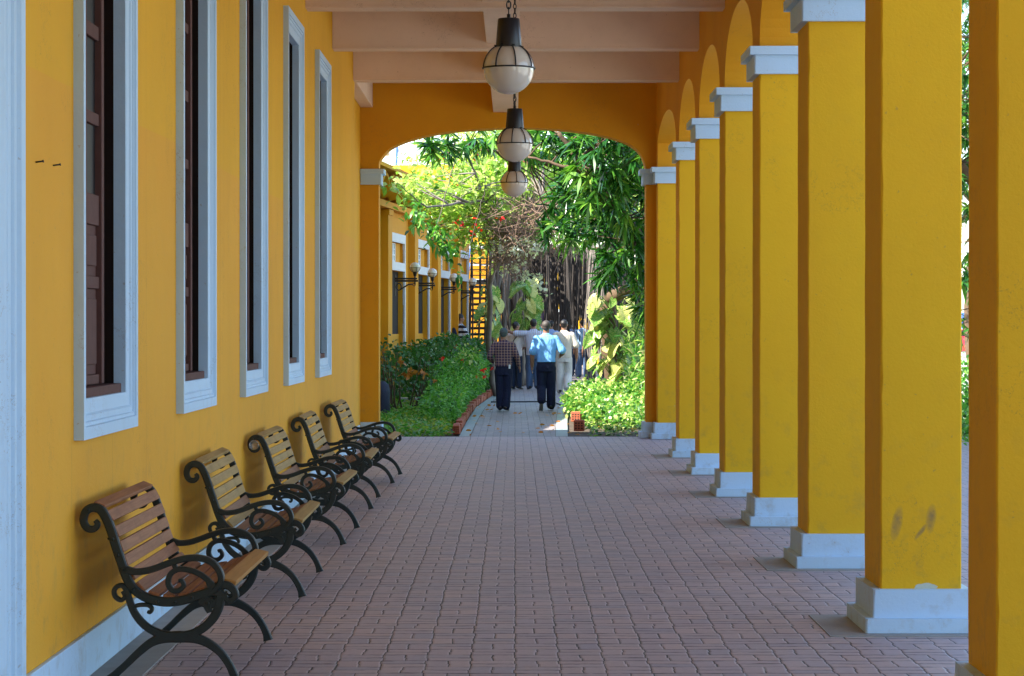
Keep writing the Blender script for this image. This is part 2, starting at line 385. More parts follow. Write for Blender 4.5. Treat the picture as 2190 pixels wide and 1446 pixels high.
M['hedge'] = leaf_mat('hedge_leaf', [(0.02, 0.08, 0.015), (0.05, 0.19, 0.025), (0.10, 0.31, 0.045), (0.16, 0.42, 0.06), (0.32, 0.46, 0.12)], 0.38)
M['darkbush'] = leaf_mat('dark_bush_leaf', [(0.02, 0.07, 0.02), (0.03, 0.11, 0.03), (0.05, 0.16, 0.035), (0.10, 0.22, 0.05)], 0.3)
M['cover'] = leaf_mat('ground_cover_leaf', [(0.06, 0.20, 0.03), (0.10, 0.34, 0.05), (0.17, 0.42, 0.06), (0.38, 0.42, 0.07), (0.12, 0.30, 0.05)], 0.4)
M['yellowgreen'] = leaf_mat('sunny_shrub_leaf', [(0.012, 0.06, 0.01), (0.03, 0.14, 0.018), (0.08, 0.26, 0.03), (0.22, 0.38, 0.06), (0.60, 0.62, 0.26), (0.02, 0.09, 0.012)], 0.35)
def petal(name, c): return leaf_mat(name, [c, tuple(x * 0.8 for x in c)], 0.3)
M['red_petal'] = petal('red_petal', (0.8, 0.03, 0.02)); M['white_petal'] = petal('white_petal', (0.8, 0.82, 0.7)); M['orange_leaf'] = petal('withered_orange_leaf', (0.55, 0.22, 0.04))
def pothos_mat():
    m = NT('variegated_leaf', 0.28, 0.5)
    uv = m.n('ShaderNodeUVMap'); p = m.xyz(uv.outputs[0])
    w = m.noise(3.2, 4, 0.7, m.mapped((1.3, 7, 1), uv.outputs[0]), 1.5)
    o = m.n('ShaderNodeAttribute', attribute_name='rnd').outputs['Fac']
    f = m.math('MULTIPLY', m.math('SUBTRACT', m.math('ADD', w, m.math('MULTIPLY', o, 0.22)), 0.52, clamp=True), 7.0, clamp=True)
    c = m.mix(f, (0.08, 0.30, 0.03), (0.66, 0.66, 0.22))
    vein = m.math('PINGPONG', m.math('ADD', m.math('MULTIPLY', p[1], 9.0), m.math('MULTIPLY', m.math('ABSOLUTE', m.math('SUBTRACT', p[0], 0.5)), -8.0)), 0.5)
    c = m.mix(m.math('MULTIPLY', m.math('LESS_THAN', vein, 0.06), 0.45), c, (0.02, 0.10, 0.015))
    m.col(c)
    tr = m.n('ShaderNodeBsdfTranslucent'); m.put(tr.inputs[0], c)
    mx = m.n('ShaderNodeMixShader'); mx.inputs[0].default_value = 0.35
    m.t.links.new(m.b.outputs[0], mx.inputs[1]); m.t.links.new(tr.outputs[0], mx.inputs[2]); m.t.links.new(mx.outputs[0], m.out.inputs[0])
    return m.m
M['pothos'] = pothos_mat()

# ------------------------------------------------------------------ foliage
NP = np.random.default_rng(11)
def unit(a): return a / np.maximum(np.linalg.norm(a, axis=-1, keepdims=True), 1e-9)
PROF = {'lance': [0.10, 0.85, 1.0, 0.55, 0.02], 'ovate': [0.12, 0.95, 0.9, 0.02], 'round': [0.3, 1.0, 0.75, 0.05]}
def leaves(name, P, D, L, Wd, mat, parent=None, shape='ovate', droop=0.35, rv=None, curl=0.25):
    """one mesh of leaves: P base points, D directions, L lengths, Wd widths (arrays)"""
    P = np.asarray(P, float); D = unit(np.asarray(D, float)); n = len(P)
    L = np.broadcast_to(L, (n,)).astype(float); Wd = np.broadcast_to(Wd, (n,)).astype(float)
    prof = PROF[shape]; m = len(prof)
    side = np.cross(D, NP.normal(size=(n, 3)) * 0.55 + np.array([0, 0, 1.0])); side = unit(side)
    nrm = unit(np.cross(side, D))
    V = np.zeros((n, m, 2, 3))
    for i, w in enumerate(prof):
        t = i / (m - 1)
        c = P + D * (L * t)[:, None] - np.array([0, 0, 1.0]) * (droop * L * t * t)[:, None]
        lift = nrm * (curl * Wd * w * 0.5)[:, None]
        V[:, i, 0] = c - side * (Wd * w * 0.5)[:, None] + lift; V[:, i, 1] = c + side * (Wd * w * 0.5)[:, None] + lift * 0.2
    base = (np.arange(n) * m * 2)[:, None, None]
    q = np.array([[2*i, 2*i+1, 2*i+3, 2*i+2] for i in range(m - 1)])[None]
    F = (base + q).reshape(-1, 4); V = V.reshape(-1, 3)
    me = bpy.data.meshes.new(name); me.vertices.add(len(V)); me.vertices.foreach_set('co', V.ravel())
    me.loops.add(F.size); me.loops.foreach_set('vertex_index', F.ravel().astype(np.int32))
    me.polygons.add(len(F)); me.polygons.foreach_set('loop_start', np.arange(0, F.size, 4, dtype=np.int32))
    me.polygons.foreach_set('loop_total', np.full(len(F), 4, np.int32))
    me.polygons.foreach_set('use_smooth', np.ones(len(F), bool))
    at_ = me.attributes.new('rnd', 'FLOAT', 'POINT')
    r = NP.random(n) if rv is None else np.clip(rv, 0, 1)
    at_.data.foreach_set('value', np.repeat(r, m * 2).astype(np.float32))
    me.materials.append(mat); me.update(calc_edges=True)
    return link_mesh(name, me, parent)
def in_blobs(blobs, n, shell=0.0):
    """random points inside ellipsoids (centre, radii), biased outwards by shell"""
    vol = np.array([b[1][0] * b[1][1] * b[1][2] for b in blobs]) ** 0.8; idx = NP.choice(len(blobs), n, p=vol / vol.sum())
    u = unit(NP.normal(size=(n, 3))); r = NP.random(n) ** (1 / (3 + 6 * shell))
    C = np.array([b[0] for b in blobs], float)[idx]; Rr = np.array([b[1] for b in blobs], float)[idx]
    return C + u * Rr * r[:, None], u
def clump(P, k, s):
    """k points around each of P"""
    return np.repeat(P, k, 0) + NP.normal(size=(len(P) * k, 3)) * s
def rosettes(name, C, k, L, W_, mat, parent, out=None, droop=0.5):
    n = len(C); D = NP.normal(size=(n * k, 3)); D[:, 2] = D[:, 2] * 0.6 - 0.05
    if out is not None: D += np.repeat(out, k, 0) * 0.5
    rv = np.repeat(NP.random(n), k) * 0.6 + NP.random(n * k) * 0.4
    return leaves(name, np.repeat(C, k, 0), D, L * NP.uniform(0.65, 1.15, n * k), W_ * NP.uniform(0.7, 1.2, n * k), mat, parent, 'lance', droop, rv)
def branch(mb, p0, p1, r0, r1, bend=0.25, seg=7, seed=0, sides=8):
    rg = random.Random(seed); p0, p1 = Vector(p0), Vector(p1); ln = (p1 - p0).length
    mid = (p0 + p1) / 2 + Vector((rg.uniform(-1, 1), rg.uniform(-1, 1), rg.uniform(-.3, 1))) * ln * bend * 0.5
    pts = []
    for i in range(seg + 1):
        t = i / seg; q = p0 * (1-t)**2 + mid * 2*t*(1-t) + p1 * t*t
        q += Vector((rg.uniform(-1, 1), rg.uniform(-1, 1), rg.uniform(-1, 1))) * ln * 0.012
        pts.append(q)
    mb.tube(pts, [r0 + (r1 - r0) * i / seg for i in range(seg + 1)], sides)
    return pts
def twigs(name, C, n, L, r, mat, parent=None, sides=3, down=0.0):
    mb = MB()
    for i in range(n):
        p = Vector(C[i]); d = Vector(NP.normal(size=3)); d.z -= down; d.normalize(); pts = [p]
        l = L * rnd.uniform(0.5, 1.4)
        for k in range(4):
            d = (d + Vector(NP.normal(size=3)) * 0.35).normalized(); p = p + d * l / 4; pts.append(p)
        mb.tube(pts, [r, r * .9, r * .8, r * .6, r * .3], sides, cap=False)
    return mb.build(name, mat, parent)

# ================================================================== SETTING
CW = -1.98                     # left wall plane
def sheet(name, pts, z, mat, label=None):
    me = bpy.data.meshes.new(name); me.from_pydata([(x, y, z) for x, y in pts], [], [tuple(range(len(pts)))]); me.materials.append(mat)
    o = link_mesh(name, me); tag(o, kind='structure'); return o
sheet('ground', [(-900, -300), (900, -300), (900, 1500), (-900, 1500)], -0.03, M['soil'])
sheet('floor', [(-2.3, -30), (7.4, -30), (7.4, 36.05), (-2.3, 36.05)], 0.0, M['pavers'])
gut = MB(); gut.box(-1.962, -1.72, -6, 35.2, -0.02, 0.004); tag(gut.build('floor_edging', M['concrete']), kind='structure')
# road and yard on the right
sheet('road', [(9.5, -40), (120, -40), (120, 300), (9.5, 300)], -0.02, M['road'])
# garden path
cl = [(36.05, -0.03), (42, 0.03), (49, 0.14), (56, 0.36), (63, 0.70), (70, 1.12), (78, 1.62), (88, 2.4), (100, 3.4)]
def cx_at(Y):
    for (a, b), (c, d) in zip(cl[:-1], cl[1:]):
        if a <= Y <= c: return b + (d - b) * (Y - a) / (c - a)
    return cl[-1][1]
def wid(Y): return 1 + 0.16 * min(1.0, (Y - 36) / 13) + 0.1 * max(0.0, (Y - 49) / 50)
def strip(name, a, b, z, mat, y0=36.05, y1=100):
    mb = MB(); n = 40
    v = []; f = []
    for i in range(n + 1):
        Y = y0 + (y1 - y0) * i / n; c = cx_at(Y); w = wid(Y)
        v += [(c + a * w, Y, z), (c + b * w, Y, z)]
    for i in range(n): f.append((2*i, 2*i+1, 2*i+3, 2*i+2))
    mb.add(v, f); return tag(mb.build(name, mat), kind='structure')
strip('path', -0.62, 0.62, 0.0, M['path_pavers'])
strip('path_border', -0.78, -0.625, 0.003, M['edge_tile']); strip('path_border', 0.625, 0.80, 0.003, M['edge_tile'])

# ---- left wall with five window openings
WIN = [11.12 + 3.36 * i for i in range(-1, 5)]; WIN = WIN[1:]
WW, WZ0, WZ1 = 1.60, 1.103, 4.355
CS = 0.18                                        # casing width
def wall_with_openings():
    mb = MB(); x0, x1 = -2.26, CW; y = -18.6; top = 5.2
    for w in WIN:
        a, b = w + CS - 0.02, w + WW - CS + 0.02
        mb.box(x0, x1, y, a, 0, top); mb.box(x0, x1, a, b, 0, WZ0 + CS - 0.02); mb.box(x0, x1, a, b, WZ1 - CS + 0.02, top); y = b
    mb.box(x0, x1, y, 30.62, 0, top)
    mb.box(-2.6, -2.22, 30.62, 36.0, 0, top)
    return tag(mb.build('wall', M['wall']), kind='structure')
wall_with_openings()
mb = MB(); mb.box(CW, -1.957, 9.82, 30.62, 0.005, 0.207); mb.box(CW, -1.957, -6, 9.24, 0.005, 0.207); mb.box(-2.22, -2.198, 30.62, 35.2, 0.005, 0.207)
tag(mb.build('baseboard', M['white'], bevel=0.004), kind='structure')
mb = MB()          # the unlit rooms behind the wall, with the rest of the building's mass
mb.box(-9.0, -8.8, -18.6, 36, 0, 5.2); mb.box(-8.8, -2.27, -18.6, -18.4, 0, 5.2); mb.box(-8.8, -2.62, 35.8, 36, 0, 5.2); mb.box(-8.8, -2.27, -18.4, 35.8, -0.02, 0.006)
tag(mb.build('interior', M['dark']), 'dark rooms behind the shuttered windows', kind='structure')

# fluted casing at the left edge of the picture
mb = MB(); prof = [(9.27, 0.0), (9.27, 0.05), (9.31, 0.062), (9.35, 0.062), (9.37, 0.045), (9.40, 0.045), (9.415, 0.055), (9.45, 0.055), (9.465, 0.04), (9.54, 0.04), (9.55, 0.052), (9.59, 0.052), (9.605, 0.038), (9.66, 0.038), (9.675, 0.055), (9.73, 0.06), (9.77, 0.05), (9.77, 0.0)]
v = [(CW + d, y, z) for z in (0.005, 5.1) for (y, d) in prof]; n = len(prof)
mb.add(v, [(i, i + 1, n + i + 1, n + i) for i in range(n - 1)])
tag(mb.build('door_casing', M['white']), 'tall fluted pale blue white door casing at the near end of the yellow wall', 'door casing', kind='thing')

# ---- windows
def window(i, y):
    root = empty('window', (CW, y, 0))
    names = ['nearest tall window, above the red-brown bench, with brown shutter panels showing', 'second tall white-cased window, showing a sliver of brown shutter beside its dark gap',
             'third tall white-cased window, in the middle of the row of five', 'fourth tall window, whose top corner shows beside the last ceiling beams', 'farthest and smallest-looking tall window, closest to the arch']
    tag(root, names[i], 'window', 'tall white-cased windows in the yellow wall', 'thing')
    # casing: raised lip outside, stepping down to the opening
    mb = MB(); pr = [(0.0, 0.0), (0.0, 0.046), (0.055, 0.046), (0.06, 0.036), (0.075, 0.036), (0.08, 0.028), (0.105, 0.028), (0.115, 0.018), (0.17, 0.014), (0.18, 0.010), (0.18, -0.050)]
    def ring(a): return [(a, WZ0 + a), (WW - a, WZ0 + a), (WW - a, WZ1 - a), (a, WZ1 - a)]
    v = []
    for (a, d) in pr: v += [(d, yy, zz) for (yy, zz) in ring(a)]
    f = [(j*4+k, j*4+(k+1) % 4, (j+1)*4+(k+1) % 4, (j+1)*4+k) for j in range(len(pr)-1) for k in range(4)]
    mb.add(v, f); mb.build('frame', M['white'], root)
    a, b = CS, WW - CS
    # shutter leaves: the near one closed, the far one swung inwards
    def leaf(y0, y1):
        mb = MB(); z0, z1 = WZ0 + CS + 0.05, WZ1 - CS - 0.005; t = 0.045
        cols = [(y0 + 0.07, (y0+y1)/2 - 0.03), ((y0+y1)/2 + 0.03, y1 - 0.07)]
        rows = [(1.38, 1.80), (1.86, 2.11), (2.26, 2.60), (2.66, 3.02), (3.09, 3.45), (3.51, 3.85), (3.9, 4.1)]
        mb.box(-0.065-t, -0.058, y0, y0+0.07, z0, z1); mb.box(-0.065-t, -0.058, y1-0.07, y1, z0, z1); mb.box(-0.065-t, -0.062, (y0+y1)/2-0.03, (y0+y1)/2+0.03, z0, z1)
        zz = z0
        for (r0, r1) in rows:
            mb.box(-0.065-t+0.003, -0.072, y0+0.07, y1-0.07, zz, r0); zz = r1
        mb.box(-0.065-t+0.003, -0.072, y0+0.07, y1-0.07, zz, z1)
        for (c0, c1) in cols:
            for (r0, r1) in rows[:2]:
                mb.box(-0.10, -0.088, c0, c1, r0, r1); mb.box(-0.10, -0.076, c0+0.05, c1-0.05, r0+0.05, r1-0.05)
        o = mb.build('shutter', M['shutter'], root, bevel=0.004)
        g = MB()
        for (c0, c1) in cols:
            for (r0, r1) in rows[2:]: g.box(-0.098, -0.092, c0, c1, r0, r1)
        g.build('pane', M['glass_dark'], o)
        return o
    leaf(a, a + 1.0)
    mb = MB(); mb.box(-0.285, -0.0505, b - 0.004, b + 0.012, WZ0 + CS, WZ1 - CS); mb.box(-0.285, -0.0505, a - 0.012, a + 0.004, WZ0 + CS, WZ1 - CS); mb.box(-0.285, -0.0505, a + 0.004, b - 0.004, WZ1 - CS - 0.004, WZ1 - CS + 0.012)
    mb.build('gap_shade_lining', M['gap_shade'], root)  # black lining added, the shade of the open gap is its colour
    mb = MB(); mb.box(-0.16, -0.012, a, b, WZ0 + CS - 0.018, WZ0 + CS + 0.045); mb.build('sill', M['shutter'], root, bevel=0.004)
for i, y in enumerate(WIN): window(i, y)
for (px, py) in ((76, 347), (113, 354)):
    Yn = 1.98 * FPX / (VX - px); p = at(px, py, Yn)
    mb = MB(); mb.tube([(CW + 0.001, Yn, p.z), (CW + 0.03, Yn, p.z + 0.004)], 0.0035, 6); mb.tube([(CW + 0.03, Yn, p.z + 0.004), (CW + 0.034, Yn, p.z + 0.005)], 0.006, 6)
    tag(mb.build('nail', M['black']), 'rusty nail in the yellow wall, %s' % ('beside the fluted casing' if px < 90 else 'the longer one, nearer to the window'), 'nail', 'nails in the yellow wall')

# ---- ceiling, beams
mb = MB(); mb.box(-2.26, -0.9, -18.9, -18.61, 0, 5.2); mb.box(0.9, 2.6, -18.9, -18.61, 0, 5.2); mb.box(-0.9, 0.9, -18.9, -18.61, 2.6, 5.2)  # unseen back wall, added with the longer corridor to dim the end wall
tag(mb.build('wall', M['wall']), kind='structure')
mb = MB(); mb.box(-2.26, 2.5, -18.6, 36.0, 5.1, 5.4); tag(mb.build('ceiling', M['soffit']), kind='structure')
mb = MB(); mb.box(-9.2, 2.75, -18.7, 36.1, 5.401, 5.6); mb.box(-9.2, -2.261, -18.6, 36.0, 5.201, 5.4); tag(mb.build('roof', M['tile_roof']), kind='structure')
CY = [9.61 + 3.46 * i for i in range(7)]          # near faces of the columns
CX = [1.868, 1.93, 1.955, 1.974, 1.985, 2.000, 2.012]
CD, CWID = 0.60, 0.427
for k, yc in enumerate([6.15 - 3.46 * k for k in range(7, -1, -1)] + CY):
    mb = MB(); mb.box(-1.979 if yc < 30.5 else -2.215, 2.05, yc - 0.02, yc + 0.25, 4.62, 5.1)
    mb.box(-1.978, 2.05, yc - 0.026, yc - 0.021, 4.632, 4.642)
    tag(mb.build('ceiling_beam', M['soffit'], bevel=0.006), kind='structure')
mb = MB(); mb.box(-0.31, 0.046, -6, 35.59, 4.68, 5.1); tag(mb.build('ceiling_beam', M['soffit'], bevel=0.006), kind='structure')
mb = MB(); mb.box(-2.214, -2.04, 30.8, 35.59, 4.75, 5.1); tag(mb.build('ceiling_beam', M['soffit'], bevel=0.006), kind='structure')

# ---- columns
def column(i, x, y, lab):
    root = empty('column', (x, y, 0)); tag(root, lab, 'column', 'square yellow columns along the right side', 'thing')
    w, d = CWID, CD
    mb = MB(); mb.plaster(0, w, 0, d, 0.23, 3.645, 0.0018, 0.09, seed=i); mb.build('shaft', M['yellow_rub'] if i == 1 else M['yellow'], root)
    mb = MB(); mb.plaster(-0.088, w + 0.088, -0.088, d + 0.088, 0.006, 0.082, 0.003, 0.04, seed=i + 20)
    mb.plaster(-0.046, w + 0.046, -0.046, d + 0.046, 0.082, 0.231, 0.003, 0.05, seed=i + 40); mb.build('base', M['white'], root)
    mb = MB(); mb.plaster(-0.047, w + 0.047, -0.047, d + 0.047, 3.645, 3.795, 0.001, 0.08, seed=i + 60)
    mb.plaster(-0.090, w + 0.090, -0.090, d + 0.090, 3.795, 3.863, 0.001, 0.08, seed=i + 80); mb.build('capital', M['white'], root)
    mb = MB(); mb.box(-0.29, w + 0.2, -0.20, d + 0.16, -0.02, 0.005); mb.build('footing', M['concrete'], root)
    return root
clab = ['nearest yellow column, cut off by the right edge, with a scratched front', 'yellow column with two grey rub marks low on its face', 'third yellow column from the right edge, its white capital touching the photo top',
        'fourth yellow column from the right edge, behind the one whose capital touches the photo top', 'middle yellow column, with three slimmer-looking ones between it and the arch corner', 'yellow column two before the corner pier of the garden arch', 'farthest free-standing yellow column, next to the corner pier']
for i in range(7): column(i, CX[i], CY[i], clab[i])
for yy in [6.15 - 3.46 * k for k in range(8)]: column(0 if yy > 5 else 3, 1.85, yy, 'yellow column beside the camera, outside the photo')
for o in [o for o in S.objects if o.name.startswith('column') and o.parent is None and o.location.y < 9]: pass

# arcade wall above the columns
def arch_curve(a, b, z0, rise, n=28, p=2.15):
    return [((a + b) / 2 - (b - a) / 2 * math.copysign(abs(math.cos(t)) ** (2 / p), math.cos(t)), z0 + rise * abs(math.sin(t)) ** (2 / p)) for t in [math.pi * k / n for k in range(n + 1)]]
def arcade():
    mb = MB(); ys = [2.69 - 3.46 * k for k in range(6, 0, -1)] + [2.69, 6.15] + CY; xs = [1.85] * 8 + CX
    ends = ys[1:] + [35.6]
    for i, (y, e) in enumerate(zip(ys, ends)):
        a, b = y + CD, e
        xa, xb = xs[i], (xs[i+1] if i + 1 < len(xs) else 2.03)
        cv = arch_curve(a, b, 3.862, 0.615)
        top = 5.1; v = []; f = []
        def X(Y): return xa + (xb - xa) * (Y - y) / (e - y)
        for (Y, z) in cv:
            v += [(X(Y), Y, z), (X(Y), Y, top), (X(Y) + CWID, Y, z), (X(Y) + CWID, Y, top)]
        m = len(cv)
        for j in range(m - 1):
            q = j * 4; r = q + 4
            f += [(q, r, r + 1, q + 1), (q + 2, q + 3, r + 3, r + 2), (q, q + 2, r + 2, r), (q+1, r+1, r+3, q+3)]
        mb.add(v, f)
        xx = xa
        mb.box(xx + 0.0005, xx + CWID - 0.0005, y, y + CD, 3.864, top)
    return tag(mb.build('arcade_wall', M['yellow_shaded']), kind='structure')
arcade()

# ---- end wall with the basket arch to the garden
def end_wall():
    Y0, Y1 = 35.6, 36.0; S_ = Y0 / FPX
    pc = [(807,365),(811,346),(820,332),(834,318),(865,303),(907,291),(950,283),(1000,277.5),(1050,274.5),(1105,273),(1160,274.5),(1205,277.5),(1250,283),(1290,290),(1335,303),(1360,318),(1374,336),(1380,362)]
    cv = [((x - VX) * S_, CH + (VY - y) * S_) for x, y in pc]; cv[0] = (-1.955, 3.86); cv[-1] = (1.885, 3.86)
    P = catmull([Vector((x, 0, z)) for x, z in cv], 3)
    mb = MB(); v = []; f = []
    for p in P: v += [(p.x, Y0, p.z), (p.x, Y0, 5.1), (p.x, Y1, p.z), (p.x, Y1, 5.1)]
    for j in range(len(P) - 1):
        q = j * 4; r = q + 4; f += [(q, r, r+1, q+1), (q+2, q+3, r+3, r+2), (q, q+2, r+2, r)]
    mb.add(v, f)
    mb.box(-2.6, -1.955, Y0, Y1, 0.23, 5.1); mb.box(1.885, 2.46, Y0, Y1, 0.23, 5.1)
    tag(mb.build('end_wall', M['yellow_shaded']), kind='structure')
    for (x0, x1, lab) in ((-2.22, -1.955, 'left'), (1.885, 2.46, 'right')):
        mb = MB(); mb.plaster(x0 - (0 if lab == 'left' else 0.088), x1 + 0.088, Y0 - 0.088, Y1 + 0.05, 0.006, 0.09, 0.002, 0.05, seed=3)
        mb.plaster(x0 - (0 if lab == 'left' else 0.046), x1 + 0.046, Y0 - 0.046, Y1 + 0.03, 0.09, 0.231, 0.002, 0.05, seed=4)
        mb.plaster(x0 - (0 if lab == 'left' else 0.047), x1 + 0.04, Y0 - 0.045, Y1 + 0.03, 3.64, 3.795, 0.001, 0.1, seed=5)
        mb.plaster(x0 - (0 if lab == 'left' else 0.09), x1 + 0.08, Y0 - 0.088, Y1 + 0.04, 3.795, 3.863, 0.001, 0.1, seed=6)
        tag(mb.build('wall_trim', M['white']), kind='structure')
end_wall()
root = empty('corner_pier', (2.03, 35.25, 0)); tag(root, 'corner pier where the row of yellow columns meets the garden arch wall', 'pier', kind='thing')
mb = MB(); mb.plaster(0, 0.43, 0, 0.345, 0.23, 3.645, 0.002, seed=77); mb.build('shaft', M['yellow'], root)
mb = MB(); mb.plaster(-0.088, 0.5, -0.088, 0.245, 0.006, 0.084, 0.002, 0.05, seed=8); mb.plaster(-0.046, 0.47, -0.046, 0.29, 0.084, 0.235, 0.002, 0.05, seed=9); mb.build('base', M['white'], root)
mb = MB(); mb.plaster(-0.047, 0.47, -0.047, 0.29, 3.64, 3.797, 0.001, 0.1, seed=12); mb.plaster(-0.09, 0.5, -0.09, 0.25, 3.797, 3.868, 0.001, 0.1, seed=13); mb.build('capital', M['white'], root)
mb = MB(); mb.box(0.001, 0.429, 0.001, 0.349, 3.868, 5.1); mb.build('upper_wall', M['yellow_shaded'], root)

# ================================================================== PENDANT LAMPS
def pendant():
    root = empty('pendant_lamp', (0, 0, 0)); r = 0.165
    mb = MB(); mb.lathe([(0.001, -r)] + [(r * math.sin(a), -r * math.cos(a)) for a in [math.pi * k / 20 for k in range(1, 18)]], 36); mb.build('globe', M['opal'], root)
    mb = MB(); zb = r * 0.84
    mb.lathe([(0.0005, zb + 0.19), (0.068, zb + 0.19), (0.071, zb + 0.185), (0.086, zb + 0.005), (0.085, zb), (0.078, zb)], 32); mb.build('lamp_cap', M['black'], root)
    mb = MB(); k = 40; rr = r + 0.006
    mb.tube([(rr * math.cos(2*math.pi*i/k), rr * math.sin(2*math.pi*i/k), 0.005) for i in range(k + 1)], 0.0048, 6, cap=False)
    for j in range(8):
        a = 2 * math.pi * (j + 0.35) / 8
        mb.tube([(rr * math.cos(t) * math.cos(a), rr * math.cos(t) * math.sin(a), rr * math.sin(t)) for t in [i * 1.07 / 9 for i in range(10)]], 0.0045, 6)
    for j in range(4):
        a = 2 * math.pi * j / 4 + 0.4; mb.tube([(0.083 * math.cos(a), 0.083 * math.sin(a), zb + 0.01), (0.103 * math.cos(a), 0.103 * math.sin(a), zb + 0.012)], 0.004, 6)
    mb.build('cage', M['black'], root)
    mb = MB(); z = zb + 0.19; i = 0
    mb.tube([(0, 0, z - 0.01), (0, 0, z + 0.03)], 0.012, 8)
    z += 0.02
    while z < 1.38:
        pts = []
        for q in range(13):
            a = 2 * math.pi * q / 12; u, w = 0.0135 * math.cos(a), 0.027 * math.sin(a)
            pts.append((u, 0, z + 0.027 + w) if i % 2 else (0, u, z + 0.027 + w))
        mb.tube(pts, 0.0045, 6, cap=False); z += 0.043; i += 1
    mb.lathe([(0.0005, 1.385), (0.05, 1.38), (0.05, 1.36), (0.02, 1.345), (0.0005, 1.34)], 20); mb.build('chain', M['black'], root)
    return root
pl0 = pendant()
for i, (px, Y, z) in enumerate(((1088, 16.2, 3.295), (1101, 23.0, 3.30), (1100, 30.35, 3.36))):
    o = pl0 if i == 0 else copy_tree(pl0)
    o.location = ((px - VX) * Y / FPX, Y, z); o.rotation_euler = (0, 0, i * 0.35)
    tag(o, ['nearest and largest-looking caged white globe lamp, its chain reaching the top of the photo', 'caged white globe lamp hanging between the other two', 'farthest, smallest-looking caged white globe lamp, lowest in the photo'][i], 'pendant lamp', 'caged globe lamps hanging from the ceiling', 'thing')

